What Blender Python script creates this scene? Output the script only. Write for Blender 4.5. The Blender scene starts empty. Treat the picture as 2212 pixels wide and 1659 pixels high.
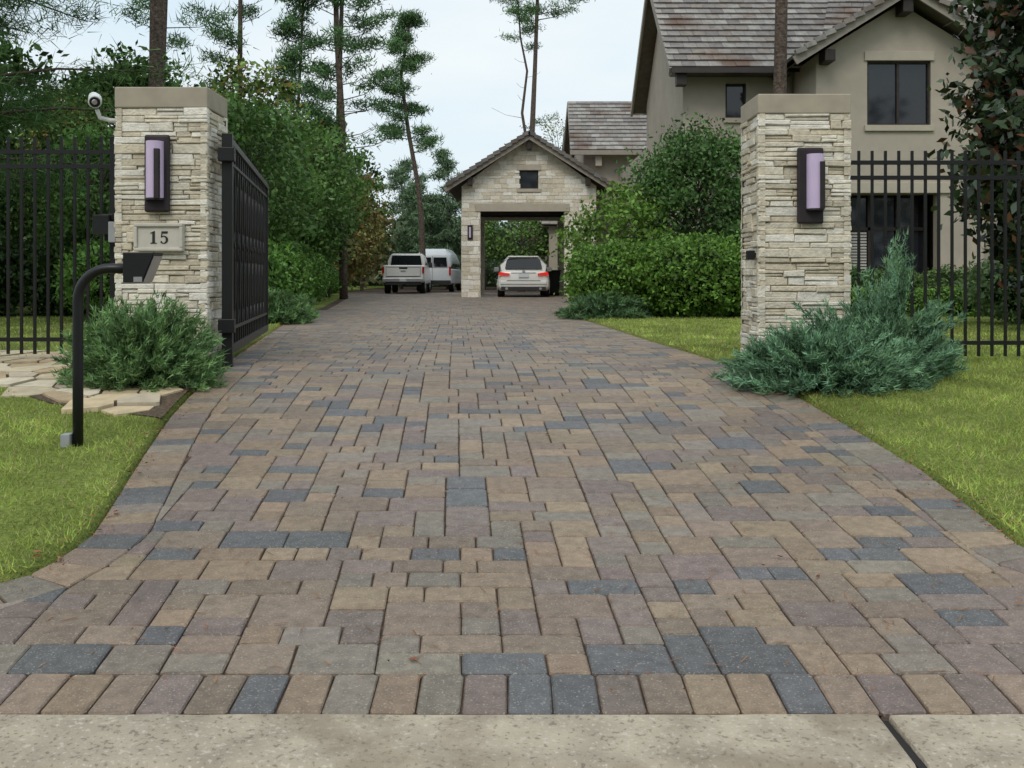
import bpy, math, random
import numpy as np
from mathutils import Vector, Matrix
random.seed(7)
rng=np.random.default_rng(11)
scene=bpy.context.scene
# ---------------------------------------------------------------- helpers
def link(o,parent=None):
    scene.collection.objects.link(o)
    if parent is not None: o.parent=parent
    return o
def empty(name,loc=(0,0,0),rz=0):
    e=bpy.data.objects.new(name,None); e.empty_display_size=.3
    e.location=loc; e.rotation_euler=(0,0,rz); return link(e)

def M(name,col=(.5,.5,.5),rough=.7,attr=False,nscale=6,nvar=.2,big=.0,bump=0,bscale=60,metal=0,spec=.4,trans=0,speck=0,sscale=170,emit=None,bdist=.01,stain=None,diffuse=False):
    m=bpy.data.materials.new(name); m.use_nodes=True
    nt=m.node_tree; N=nt.nodes; L=nt.links
    b=N['Principled BSDF']; b.inputs['Roughness'].default_value=rough; b.inputs['Metallic'].default_value=metal
    b.inputs['Specular IOR Level'].default_value=spec
    tc=N.new('ShaderNodeTexCoord')
    if attr:
        a=N.new('ShaderNodeAttribute'); a.attribute_name='Col'; c=a.outputs['Color']
    else:
        r=N.new('ShaderNodeRGB'); r.outputs[0].default_value=(*col,1); c=r.outputs[0]
    def scaled(c,sc,var,detail=4):
        n=N.new('ShaderNodeTexNoise'); n.inputs['Scale'].default_value=sc; n.inputs['Detail'].default_value=detail
        L.new(tc.outputs['Object'],n.inputs['Vector'])
        mr=N.new('ShaderNodeMapRange'); mr.inputs['From Min'].default_value=.3; mr.inputs['From Max'].default_value=.7
        mr.inputs['To Min'].default_value=1-var; mr.inputs['To Max'].default_value=1+var
        L.new(n.outputs['Fac'],mr.inputs['Value'])
        v=N.new('ShaderNodeVectorMath'); v.operation='SCALE'
        L.new(c,v.inputs[0]); L.new(mr.outputs['Result'],v.inputs['Scale']); return v.outputs[0]
    if nvar: c=scaled(c,nscale,nvar)
    if big: c=scaled(c,.7,big,3)
    if speck:
        n=N.new('ShaderNodeTexNoise'); n.inputs['Scale'].default_value=sscale; n.inputs['Detail'].default_value=2
        L.new(tc.outputs['Object'],n.inputs['Vector'])
        mr=N.new('ShaderNodeMapRange'); mr.inputs['From Min'].default_value=.60; mr.inputs['From Max'].default_value=.68
        mr.inputs['To Max'].default_value=speck
        L.new(n.outputs['Fac'],mr.inputs['Value'])
        mx=N.new('ShaderNodeMixRGB'); mx.inputs[2].default_value=(.55,.5,.42,1)
        L.new(mr.outputs['Result'],mx.inputs[0]); L.new(c,mx.inputs[1]); c=mx.outputs[0]
        mr=N.new('ShaderNodeMapRange'); mr.inputs['From Min'].default_value=.40; mr.inputs['From Max'].default_value=.33
        mr.inputs['To Max'].default_value=speck*.7
        L.new(n.outputs['Fac'],mr.inputs['Value'])
        mx=N.new('ShaderNodeMixRGB'); mx.inputs[2].default_value=(.08,.065,.05,1)
        L.new(mr.outputs['Result'],mx.inputs[0]); L.new(c,mx.inputs[1]); c=mx.outputs[0]
    if stain:
        n=N.new('ShaderNodeTexNoise'); n.inputs['Scale'].default_value=stain[0]; n.inputs['Detail'].default_value=6
        L.new(tc.outputs['Object'],n.inputs['Vector'])
        mr=N.new('ShaderNodeMapRange'); mr.inputs['From Min'].default_value=stain[2]; mr.inputs['From Max'].default_value=stain[2]+.12
        mr.inputs['To Max'].default_value=stain[3]
        L.new(n.outputs['Fac'],mr.inputs['Value'])
        mx=N.new('ShaderNodeMixRGB'); mx.inputs[2].default_value=(*stain[1],1)
        L.new(mr.outputs['Result'],mx.inputs[0]); L.new(c,mx.inputs[1]); c=mx.outputs[0]
    if diffuse:
        df=N.new('ShaderNodeBsdfDiffuse'); L.new(c,df.inputs['Color']); L.new(df.outputs[0],N['Material Output'].inputs['Surface']); N.remove(b); return m
    L.new(c,b.inputs['Base Color'])
    if bump:
        n=N.new('ShaderNodeTexNoise'); n.inputs['Scale'].default_value=bscale; n.inputs['Detail'].default_value=4
        L.new(tc.outputs['Object'],n.inputs['Vector'])
        bp=N.new('ShaderNodeBump'); bp.inputs['Strength'].default_value=bump; bp.inputs['Distance'].default_value=bdist
        L.new(n.outputs['Fac'],bp.inputs['Height']); L.new(bp.outputs[0],b.inputs['Normal'])
    if emit:
        b.inputs['Emission Color'].default_value=(*emit[0],1); b.inputs['Emission Strength'].default_value=emit[1]
    if trans:
        t=N.new('ShaderNodeBsdfTranslucent'); L.new(c,t.inputs['Color'])
        ms=N.new('ShaderNodeMixShader'); ms.inputs[0].default_value=trans
        L.new(b.outputs[0],ms.inputs[1]); L.new(t.outputs[0],ms.inputs[2])
        L.new(ms.outputs[0],N['Material Output'].inputs['Surface'])
    return m

def mesh_np(name,V,k,cols,mat,parent=None):
    V=np.ascontiguousarray(V,dtype=np.float32); n=len(V); F=n//k
    me=bpy.data.meshes.new(name); me.vertices.add(n); me.vertices.foreach_set('co',V.ravel())
    me.loops.add(n); me.loops.foreach_set('vertex_index',np.arange(n,dtype=np.int32))
    me.polygons.add(F); me.polygons.foreach_set('loop_start',np.arange(0,n,k,dtype=np.int32))
    try: me.polygons.foreach_set('loop_total',np.full(F,k,dtype=np.int32))
    except Exception: pass
    me.update(calc_edges=True)
    ca=me.color_attributes.new('Col','FLOAT_COLOR','CORNER')
    c=np.ones((n,4),dtype=np.float32); c[:,:3]=np.repeat(np.clip(cols,0,1),k,axis=0)
    ca.data.foreach_set('color',c.ravel()); me.materials.append(mat)
    return link(bpy.data.objects.new(name,me),parent)

class MB:
    def __init__(s): s.V=[];s.F=[];s.C=[]
    def add(s,vs,fs,col=(.5,.5,.5)):
        b=len(s.V); s.V+= [tuple(v) for v in vs]; s.F+=[[b+i for i in f] for f in fs]; s.C+=[col]*len(fs)
    def box(s,x0,x1,y0,y1,z0,z1,col=(.5,.5,.5)):
        s.add([(x0,y0,z0),(x1,y0,z0),(x1,y1,z0),(x0,y1,z0),(x0,y0,z1),(x1,y0,z1),(x1,y1,z1),(x0,y1,z1)],
              [(0,3,2,1),(4,5,6,7),(0,1,5,4),(1,2,6,5),(2,3,7,6),(3,0,4,7)],col)
    def beam(s,p0,p1,w,h,col=(.5,.5,.5)):
        p0=Vector(p0);p1=Vector(p1);d=(p1-p0).normalized()
        u=d.cross(Vector((0,0,1)))
        if u.length<1e-3:u=Vector((1,0,0))
        u.normalize(); v=u.cross(d).normalized()
        c=[]
        for p in(p0,p1):
            for a,b in((-1,-1),(1,-1),(1,1),(-1,1)): c.append(p+u*a*w/2+v*b*h/2)
        s.add(c,[(0,3,2,1),(4,5,6,7),(0,1,5,4),(1,2,6,5),(2,3,7,6),(3,0,4,7)],col)
    def tube(s,pts,rs,n=8,col=(.5,.5,.5),cap=True):
        pts=[Vector(p) for p in pts]; vs=[]; prev=None
        for i,p in enumerate(pts):
            d=(pts[min(i+1,len(pts)-1)]-pts[max(i-1,0)]).normalized()
            if prev is None:
                a=Vector((1,0,0)) if abs(d.x)<.8 else Vector((0,1,0))
                u=d.cross(a).normalized()
            else:
                u=(prev-d*prev.dot(d)).normalized()
            prev=u; v=d.cross(u)
            r=rs[i] if hasattr(rs,'__len__') else rs
            for k in range(n):
                t=2*math.pi*k/n; vs.append(p+(u*math.cos(t)+v*math.sin(t))*r)
        fs=[]
        for i in range(len(pts)-1):
            for k in range(n):
                k2=(k+1)%n; fs.append((i*n+k,i*n+k2,(i+1)*n+k2,(i+1)*n+k))
        if cap: fs.append(tuple(range(n-1,-1,-1))); fs.append(tuple((len(pts)-1)*n+k for k in range(n)))
        s.add(vs,fs,col)
    def slab(s,c,U,Vv,N,hu,hv,h,ch,jit,col,depth=.04):
        c=Vector(c);U=Vector(U);Vv=Vector(Vv);N=Vector(N)
        o=[];i=[];b=[]
        for a,d in((-1,-1),(1,-1),(1,1),(-1,1)):
            j1=random.uniform(-jit,jit);j2=random.uniform(-jit,jit)
            p=c+U*(a*hu+j1)+Vv*(d*hv+j2)
            o.append(p+N*(h-ch)); b.append(p-N*depth)
            i.append(c+U*(a*max(hu-ch,hu*.5)+j1)+Vv*(d*max(hv-ch,hv*.5)+j2)+N*(h+random.uniform(-jit,jit)*.3))
        fs=[(8,9,10,11)]
        for k in range(4):
            k2=(k+1)%4; fs.append((4+k,4+k2,8+k2,8+k)); fs.append((k,k2,4+k2,4+k))
        s.add(b+o+i,fs,col)
    def loft(s,rings,col=(.5,.5,.5),cap=True):
        n=len(rings[0]); vs=[p for r in rings for p in r]; fs=[]
        for i in range(len(rings)-1):
            for k in range(n):
                k2=(k+1)%n; fs.append((i*n+k,i*n+k2,(i+1)*n+k2,(i+1)*n+k))
        if cap: fs.append(tuple(range(n-1,-1,-1))); fs.append(tuple((len(rings)-1)*n+k for k in range(n)))
        s.add(vs,fs,col)
    def finish(s,name,mat,parent=None,smooth=False,bevel=0,seg=2):
        me=bpy.data.meshes.new(name); me.from_pydata(s.V,[],s.F); me.update()
        ca=me.color_attributes.new('Col','FLOAT_COLOR','CORNER')
        arr=np.ones((len(me.loops),4),dtype=np.float32); i=0
        for f,c in zip(s.F,s.C):
            arr[i:i+len(f),:3]=c; i+=len(f)
        ca.data.foreach_set('color',arr.ravel()); me.materials.append(mat)
        if smooth:
            me.polygons.foreach_set('use_smooth',[True]*len(me.polygons))
        o=link(bpy.data.objects.new(name,me),parent)
        if bevel:
            b=o.modifiers.new('bevel','BEVEL'); b.width=bevel; b.segments=seg; b.limit_method='ANGLE'; b.angle_limit=math.radians(35)
        return o

def leaves(P,size,cols,asp=.55,flat=0):
    n=len(P); a=rng.normal(size=(n,3)); a[:,2]*=(1-flat); a/=np.linalg.norm(a,axis=1)[:,None]
    b=np.cross(a,rng.normal(size=(n,3))); b/=np.linalg.norm(b,axis=1)[:,None]
    s=(size*rng.uniform(.6,1.3,n))[:,None]
    V=np.stack([P-a*s*.5,P+b*s*asp*.5,P+a*s*.5,P-b*s*asp*.5],1).reshape(-1,3)
    return V
def blades(P,D,Ln,W):
    n=len(P); D=D/np.linalg.norm(D,axis=1)[:,None]
    b=np.cross(D,rng.normal(size=(n,3))); b/=np.linalg.norm(b,axis=1)[:,None]
    Ln=np.broadcast_to(Ln,(n,))[:,None]; W=np.broadcast_to(W,(n,))[:,None]
    return np.stack([P-b*W*.5,P+b*W*.5,P+D*Ln],1).reshape(-1,3)
def jcol(base,n,v=.25,hv=.08):
    c=np.array(base)[None,:]*rng.uniform(1-v,1+v,n)[:,None]
    return c*(1+rng.uniform(-hv,hv,(n,3)))
FB=1.75   # foliage reflectance multiplier

# ---------------------------------------------------------------- terrain functions
def G(y):
    y=np.maximum(np.asarray(y,dtype=float),3.08)
    a=-.54+.0955*(y-3.08); k=.03
    return -k*np.logaddexp(-a/k,0)
def Gf(y): return float(G(y))
LY=[3.33,3.6,3.75,3.88,4.0,4.19,4.6,5.13,5.81,6.88,7.54,8.64,13.5,17.7,26.8,39,44,56]
LX=[-5,-3.9,-3.1,-2.45,-2.12,-1.95,-1.9,-2.0,-2.13,-2.32,-2.4,-2.5,-3.26,-3.9,-4.95,-6.5,-7.4,-9.4]
RY=[3.33,3.7,3.95,4.2,4.43,5.0,5.62,6.21,7.7,8.75,12.5,16.8,20.9,24,28,32,35,37,56]
RX=[5,3.4,2.7,2.36,2.24,2.26,2.28,2.24,2.12,1.95,1.67,1.42,1.12,1.15,1.6,2.2,2.8,3.3,3.3]
yy=np.concatenate([np.arange(3.33,9,.02),np.arange(9,56.01,.1)])
def sm(x,k):
    w=np.hanning(k); w/=w.sum(); xp=np.pad(x,(k//2,k//2),mode='edge'); return np.convolve(xp,w,'valid')[:len(x)]
XLs=sm(np.interp(yy,LY,LX),13); XRs=sm(np.interp(yy,RY,RX),13)
def XL(y): return np.interp(y,yy,XLs)
def XR(y): return np.interp(y,yy,XRs)

# ---------------------------------------------------------------- materials
m_paver=M('paver_concrete',attr=True,rough=.58,nscale=22,nvar=.2,big=.13,bump=.8,bscale=110,bdist=.005,speck=.38,sscale=130,spec=.42)
m_soil=M('soil',(.085,.055,.038),rough=.95,nscale=30,nvar=.4,bump=.5)
m_sand=M('joint_sand',(.08,.05,.035),rough=1,nscale=12,nvar=.5,big=.3,bump=.5)
m_lawn=M('lawn_grass',(.20,.25,.06),rough=.9,nscale=40,nvar=.35,big=.22,bump=1,bscale=90,bdist=.03,spec=.1)
m_blade=M('grass_blades',attr=True,rough=.6,nvar=.28,nscale=2.5,big=.2,trans=.3,spec=.2)
m_conc=M('kerb_concrete',(.40,.34,.26),rough=.85,nscale=7,nvar=.18,big=.1,bump=.9,bscale=80,bdist=.006,speck=.7,sscale=60,stain=(3,(.20,.155,.105),.52,.55))
m_asph=M('street_surface',(.16,.14,.12),rough=.9,nscale=50,nvar=.2,bump=.4)
m_stone=M('limestone_ledge',attr=True,rough=.85,nscale=18,nvar=.14,bump=.9,bscale=45,bdist=.012,spec=.2,stain=(5,(.38,.33,.22),.6,.3))
m_mort=M('mortar_dark',(.27,.23,.17),rough=.95)
m_cap=M('cast_stone',(.37,.325,.25),rough=.8,nscale=5,nvar=.12,big=.08,bump=.2,bscale=90,bdist=.003)
m_plaq=M('plaque_stone',(.54,.51,.44),rough=.75,nscale=12,nvar=.06)
m_black=M('black_powder_coat',(.010,.010,.011),rough=.4,nvar=.1,spec=.4)
m_bronze=M('dark_bronze',(.03,.022,.026),rough=.5,nvar=.2,metal=.2)
m_lamp=M('frosted_glass',(.58,.47,.66),rough=.35,nvar=.04)
m_white=M('white_paint',(.72,.72,.72),rough=.4,nvar=.04)
m_metal=M('brushed_metal',(.5,.5,.5),rough=.35,metal=.8,nvar=.1)
m_grey=M('grey_plastic',(.32,.33,.34),rough=.6,nvar=.08)
m_stucco=M('stucco',(.42,.37,.305),rough=.9,nscale=3,nvar=.06,big=.07,bump=.35,bscale=70,bdist=.01,spec=.15)
m_trim=M('trim_stucco',(.45,.40,.325),rough=.85,nscale=4,nvar=.06)
m_fascia=M('fascia_paint',(.29,.255,.215),rough=.7,nvar=.08)
m_wood=M('dark_timber',(.03,.022,.018),rough=.6,nscale=10,nvar=.3)
m_gutter=M('gutter_metal',(.045,.035,.03),rough=.4,nvar=.1)
m_tile=M('roof_tile',attr=True,rough=.72,nscale=7,nvar=.2,big=.12,bump=.3,bscale=40,stain=(.5,(.11,.055,.028),.565,.75))
m_glass=M('window_glass',(.014,.017,.022),rough=.05,nvar=.2,nscale=2,spec=.6)
m_blind=M('window_blind',(.5,.48,.44),rough=.8,nvar=.05)
m_bark=M('pine_bark',(.11,.085,.07),rough=.95,nscale=14,nvar=.5,bump=1,bscale=22,bdist=.04,spec=.1)
m_leaf=M('leaves',attr=True,rough=.5,nvar=0,trans=.22,spec=.3)
m_fleaf=M('distant_leaves',attr=True,nvar=0,diffuse=True)
m_gloss=M('glossy_leaves',attr=True,rough=.32,nvar=0,spec=.5)
m_needle=M('needles',attr=True,nvar=0,diffuse=True)
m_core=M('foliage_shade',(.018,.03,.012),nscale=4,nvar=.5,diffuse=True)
m_flag=M('flagstone',attr=True,rough=.85,nscale=9,nvar=.16,bump=.4,bscale=40,bdist=.01)
m_mulch=M('mulch',(.12,.085,.055),rough=1,nscale=40,nvar=.5,bump=1,bscale=60,bdist=.03)

# ---------------------------------------------------------------- ground
mb=MB()
ys=[-80,-5,2.6,3.0,3.08]+list(np.arange(3.3,11,.2))+[12,15,20,30,45,70,120,300,900]
xs=[-900,-200,-60,-20,-8,-4,0,4,8,20,60,200,900]
vs=[(x,y,(Gf(y)-.06 if y>3.0 else -.72)) for y in ys for x in xs]; nx=len(xs)
fs=[(j*nx+i,j*nx+i+1,(j+1)*nx+i+1,(j+1)*nx+i) for j in range(len(ys)-1) for i in range(nx-1)]
mb.add(vs,fs); mb.finish('ground',m_soil)
mb=MB(); mb.box(-60,60,-12,2.69,-.71,-.665); mb.finish('street',m_asph)
mbk=MB()
def kerb(x0,x1):
    prof=[(2.66,-.70),(2.70,-.66),(2.715,-.60),(2.735,-.57),(2.785,-.548),(3.078,-.538),(3.078,-.72)]
    n=max(2,int((x1-x0)/.12)); rings=[]
    for i in range(n+1):
        x=x0+(x1-x0)*i/n; j=random.uniform(-.003,.003)
        rings.append([(x,p[0]+(j if k in(2,3,4) else 0),p[1]+(random.uniform(-.0015,.0015) if k in(4,5) else 0)) for k,p in enumerate(prof)])
    mbk.loft(rings)
for a,b in((-30,-14),(-13.97,-6.3),(-6.27,1.105),(1.135,7.5),(7.53,16),(16.03,30)): kerb(a,b)
o=mbk.finish('kerb',m_conc,smooth=False,bevel=.012)
mb=MB()
for x in(-13.985,-6.285,1.12,7.515): mb.box(x-.012,x+.012,2.72,3.07,-.7,-.558)
mb.finish('kerb_joint_filler',M('joint_filler',(.02,.018,.016),rough=.9),parent=o)

# ---------------------------------------------------------------- driveway pavers
PC=[((.262,.192,.130),.26),((.225,.168,.125),.23),((.190,.145,.125),.20),((.212,.180,.145),.18),((.118,.117,.120),.13)]
def pcol():
    r=random.random()
    for c,w in PC:
        r-=w
        if r<0: break
    k=random.uniform(.82,1.12); return tuple(min(1,v*k*random.uniform(.98,1.02)) for v in c)
drive=MB()
def paver(q,col):
    cx=sum(p[0] for p in q)/4; cy=sum(p[1] for p in q)/4
    dz=random.uniform(-.0018,.0018); tx=random.uniform(-.01,.01); ty=random.uniform(-.01,.01)
    e=[math.hypot(q[(k+1)%4][0]-q[k][0],q[(k+1)%4][1]-q[k][1]) for k in range(4)]
    if max(e)<.05: return
    tiny=min(e)<.03
    def inset(d):
        out=[]
        for k in range(4):
            x,y=q[k]; a=q[(k+1)%4]; b=q[(k-1)%4]
            la=max(e[k],1e-6); lb=max(e[(k-1)%4],1e-6)
            if tiny:
                L=math.hypot(cx-x,cy-y); out.append((x+(cx-x)/L*d*1.3,y+(cy-y)/L*d*1.3)); continue
            out.append((x+(a[0]-x)/la*d+(b[0]-x)/lb*d, y+(a[1]-y)/la*d+(b[1]-y)/lb*d))
        return out
    o2=inset(.003); i2=inset(.008)
    zf=lambda x,y:Gf(y)+dz+tx*(x-cx)+ty*(y-cy)
    # tumbled outline: corners knocked off
    def octo(p,t):
        out=[]
        for k in range(4):
            a=p[k]; pr=p[(k-1)%4]; nx_=p[(k+1)%4]
            out.append((a[0]+(pr[0]-a[0])*t,a[1]+(pr[1]-a[1])*t)); out.append((a[0]+(nx_[0]-a[0])*t,a[1]+(nx_[1]-a[1])*t))
        return out
    if cy<11 and not tiny:
        o2=octo([(x+random.uniform(-.002,.002),y+random.uniform(-.002,.002)) for x,y in o2],random.uniform(.03,.06))
        i2=octo([(x+random.uniform(-.002,.002),y+random.uniform(-.002,.002)) for x,y in i2],random.uniform(.04,.07))
    n=len(o2)
    b=[(x,y,zf(x,y)-.035) for x,y in o2]; o=[(x,y,zf(x,y)-.006) for x,y in o2]; i=[(x,y,zf(x,y)) for x,y in i2]
    fs=[tuple(range(2*n,3*n))]
    for k in range(n):
        k2=(k+1)%n; fs+=[(n+k,n+k2,2*n+k2,2*n+k),(k,k2,n+k2,n+k)]
    drive.add(b+o+i,fs,col)
u=.071
x=-5
while x<5:
    w=.142*random.uniform(.98,1.03); paver([(x,3.085),(x+w,3.085),(x+w,3.33),(x,3.33)],pcol()); x+=w
def border(fx,sgn):
    pts=[(float(fx(y)),float(y)) for y in yy if y<44]
    out=[];acc=0;last=pts[0];out.append(pts[0]);
    for p in pts[1:]:
        d=math.hypot(p[0]-last[0],p[1]-last[1]); acc+=d; last=p
        if acc>=.142: out.append(p); acc=0
    ins=[]
    for k,p in enumerate(out):
        a=out[max(k-2,0)]; b=out[min(k+2,len(out)-1)]
        tx,ty=b[0]-a[0],b[1]-a[1]; L=math.hypot(tx,ty); nx_,ny_=ty/L*sgn,-tx/L*sgn
        ins.append((p[0]+nx_*.25,max(p[1]+ny_*.25,3.33)))
    for k in range(len(out)-1):
        q=[out[k],ins[k],ins[k+1],out[k+1]] if sgn>0 else [ins[k],out[k],out[k+1],ins[k+1]]
        if abs(q[0][0])<4.6: paver(q,pcol())
    iy=np.array([p[1] for p in ins]); ix=np.array([p[0] for p in ins])
    iy=np.maximum.accumulate(iy+np.arange(len(iy))*1e-6)
    return iy,ix
ly,lx=border(XL,1); ry,rx=border(XR,-1)
def IL(y): return float(np.interp(y,ly,lx)) if y<43.5 else float(XL(y))
def IR(y): return float(np.interp(y,ry,rx)) if y<43.5 else float(XR(y))
W=230; X0=-10.6; sky=np.zeros(W,int); rows=int((50-3.33)/u)
top=np.full(W+1,-99); jl=np.zeros(W+1)
sizes=[(2,2,24),(3,2,22),(4,2,16),(2,3,9),(4,3,16),(3,3,11),(4,4,3),(3,4,3),(2,4,3)]
def mark(c,h,d):
    if top[c]>=h: 
        if h+d>top[c]: jl[c]+=h+d-top[c]; top[c]=h+d
    else: jl[c]=d; top[c]=h+d
while True:
    h=sky.min()
    if h>=rows:break
    i=int(np.argmin(sky)); j=i
    while j<W and sky[j]==h:j+=1
    run=j-i
    opts=[];wt=[]
    for s in sizes:
        if s[0]==run or run-s[0]>=2:
            c=i+s[0]; w_=s[2]
            if top[c]>=h and s[0]!=run: w_*=math.exp(-jl[c]*1.1)
            if i>0 and sky[i-1]==h+s[1]: w_*=1.5
            if s[0]==run and c<W and sky[c]==h+s[1]: w_*=1.9
            if s[0]<=2 and s[1]>=3 and s[0]==run: w_*=.3
            opts.append(s); wt.append(w_)
    if not opts: opts=[(run,2,1)];wt=[1]
    s=random.choices(opts,wt)[0]
    w,d=s[0],s[1]; sky[i:i+w]=h+d; mark(i,h,d); mark(i+w,h,d)
    y0=3.332+h*u; y1=y0+d*u
    def sx(c,y): return X0+c*u-.055*(y-3.3)
    ym=(y0+y1)/2
    xa,xb=X0+i*u-.055*(ym-3.3),X0+(i+w)*u-.055*(ym-3.3)
    if xb<IL(ym)-.3 or xa>IR(ym)+.3: continue
    q=[(sx(i,y0),y0),(sx(i+w,y0),y0),(sx(i+w,y1),y1),(sx(i,y1),y1)]
    q=[(min(max(px,IL(py)),IR(py)),py) for px,py in q]
    if (q[1][0]-q[0][0])+(q[2][0]-q[3][0])<.05: continue
    paver(q,pcol())
dv=drive.finish('driveway',m_paver)
mb=MB(); ysd=list(np.arange(3.09,10,.1))+list(np.arange(10,56,1.0)); vs=[]
for y in ysd:
    a=float(XL(y))+.0; b=float(XR(y))
    for t in(0,.25,.5,.75,1): vs.append((a+(b-a)*t,y,Gf(y)-.0125))
mb.add(vs,[(j*5+i,j*5+i+1,(j+1)*5+i+1,(j+1)*5+i) for j in range(len(ysd)-1) for i in range(4)]); mb.finish('joint_sand',m_sand,dv)

# ---------------------------------------------------------------- lawns
def lawn(name,fx,sgn):
    ysn=np.concatenate([np.arange(3.34,9.2,.05),np.arange(9.2,14,.3),np.arange(14,56,1),[56,80,150,400,880]])
    ts=[0.012,.03,.07,.2,.5,1,2,3,5,8,14,30,80,400,850]
    vs=[]
    for y in ysn:
        e=float(fx(min(y,56)))
        for k,t in enumerate(ts):
            z=Gf(y)+(-.05 if k==0 else (.0 if k==1 else .02))+ (0 if k<3 else random.uniform(-.006,.006) if y<20 else 0)
            vs.append((e+sgn*(t+(random.uniform(0,.012) if k==1 and y<14 else 0)),y,z))
    n=len(ts); mbl=MB(); fs=[]
    for j in range(len(ysn)-1):
        for i in range(n-1):
            f=(j*n+i,j*n+i+1,(j+1)*n+i+1,(j+1)*n+i); fs.append(f if sgn>0 else f[::-1])
    mbl.add(vs,fs); return mbl.finish(name,m_lawn,smooth=True)
lawnL=lawn('lawn',XL,-1); lawnR=lawn('lawn',XR,1)
def in_flag(x,y):
    front=np.interp(x,[-6,-3.97,-3.3,-2.78,-2.34],[8.5,7.85,7.2,6.95,6.75])
    return (y>front)&(y<9.6)&(x<-2.3)&(x>-5.6)
def grass(n,y0,y1,side,extent,L,Wd,parent):
    y=rng.uniform(y0,y1,n); t=rng.uniform(0,1,n)*extent
    x=(XL(y)-.035-t) if side<0 else (XR(y)+.035+t)
    k=(np.abs(x)<.503*y+1.2)
    if side<0: k&=~in_flag(x,y)
    x=x[k];y=y[k]; n=len(x)
    P=np.stack([x,y,G(y)+.012],1); D=rng.normal(size=(n,3))*[.75,.75,0]+[0,0,1]
    patch=1+.26*np.sin(x*5.3+2*np.sin(y*3.1))*np.sin(y*4.7+1.5*np.sin(x*2.2))+.14*np.sin(x*13+3*np.sin(y*7))*np.sin(y*11)
    c=jcol((.34,.42,.10),n,.42,.1)*patch[:,None]; dry=rng.random(n)<.13; c[dry]=np.array([.48,.42,.22])*rng.uniform(.7,1.1,(dry.sum(),1))
    V=blades(P,D,L*rng.uniform(.45,1.3,n)*np.clip(patch,.65,1.35),Wd)
    return V,c
def build_grass(specs,side,parent):
    Vs=[];Cs=[]
    for s in specs:
        V,c=grass(*s,parent); Vs.append(V);Cs.append(c)
    mesh_np('grass',np.concatenate(Vs),3,np.concatenate(Cs),m_blade,parent)
build_grass([(70000,3.4,9.6,-1,3.0,.042,.007),(14000,9.4,19,-1,6,.05,.016)],-1,lawnL)
build_grass([(100000,3.6,9.5,1,3.6,.042,.007),(60000,9.5,19,1,7,.05,.014)],1,lawnR)

# flagstones
mb=MB(); mb2=MB()
seeds=[]
for i in range(13):
    for j in range(11):
        x=-5.75+i*.29+random.uniform(-.12,.12)+(.14 if j%2 else 0); y=6.75+j*.29+random.uniform(-.12,.12)
        seeds.append((x,y))
def clip(poly,mx,my,nx_,ny_):
    out=[]
    for i in range(len(poly)):
        a=poly[i];b=poly[(i+1)%len(poly)]
        da=(a[0]-mx)*nx_+(a[1]-my)*ny_; db=(b[0]-mx)*nx_+(b[1]-my)*ny_
        if da<=0: out.append(a)
        if da*db<0:
            t=da/(da-db); out.append((a[0]+(b[0]-a[0])*t,a[1]+(b[1]-a[1])*t))
    return out
for (sx_,sy_) in seeds:
    if not bool(in_flag(np.array(sx_),np.array(sy_)-.05)) or sx_>XL(sy_)-.06: continue
    poly=[(sx_-.6,sy_-.6),(sx_+.6,sy_-.6),(sx_+.6,sy_+.6),(sx_-.6,sy_+.6)]
    for (a,b) in seeds:
        d=math.hypot(a-sx_,b-sy_)
        if 0<d<1: 
            poly=clip(poly,(a+sx_)/2-(a-sx_)/d*.011,(b+sy_)/2-(b-sy_)/d*.011,(a-sx_)/d,(b-sy_)/d)
            if len(poly)<3:break
    if len(poly)<3:continue
    poly=[(min(p[0],float(XL(p[1]))-.03),p[1]) for p in poly]
    n=len(poly); k=random.uniform(.8,1.08); h=random.uniform(.032,.055)
    col=random.choice([(.55,.44,.28),(.58,.49,.34),(.50,.38,.24),(.45,.38,.28),(.60,.53,.40)]); col=tuple(c*k for c in col)
    vs=[(p[0],p[1],Gf(p[1])+.0) for p in poly]+[(p[0],p[1],Gf(p[1])+h) for p in poly]
    mb.add(vs,[tuple(range(n,2*n))]+[(i,(i+1)%n,n+(i+1)%n,n+i) for i in range(n)],col)
mb.finish('flagstone_paving',m_flag,bevel=.006)
vs=[];fr=np.linspace(-5.6,-2.3,22)
for x in fr:
    f=float(np.interp(x,[-6,-3.97,-3.3,-2.78,-2.34],[8.5,7.85,7.2,6.95,6.75]))+.04
    for k in range(9):
        y=f+(9.6-f)*k/8; vs.append((min(x,float(XL(y))-.03),y,Gf(y)+.027))
mb2.add(vs,[(i*9+k,(i+1)*9+k,(i+1)*9+k+1,i*9+k+1) for i in range(21) for k in range(8)])
mb2.finish('planting_bed',m_mulch)

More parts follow.
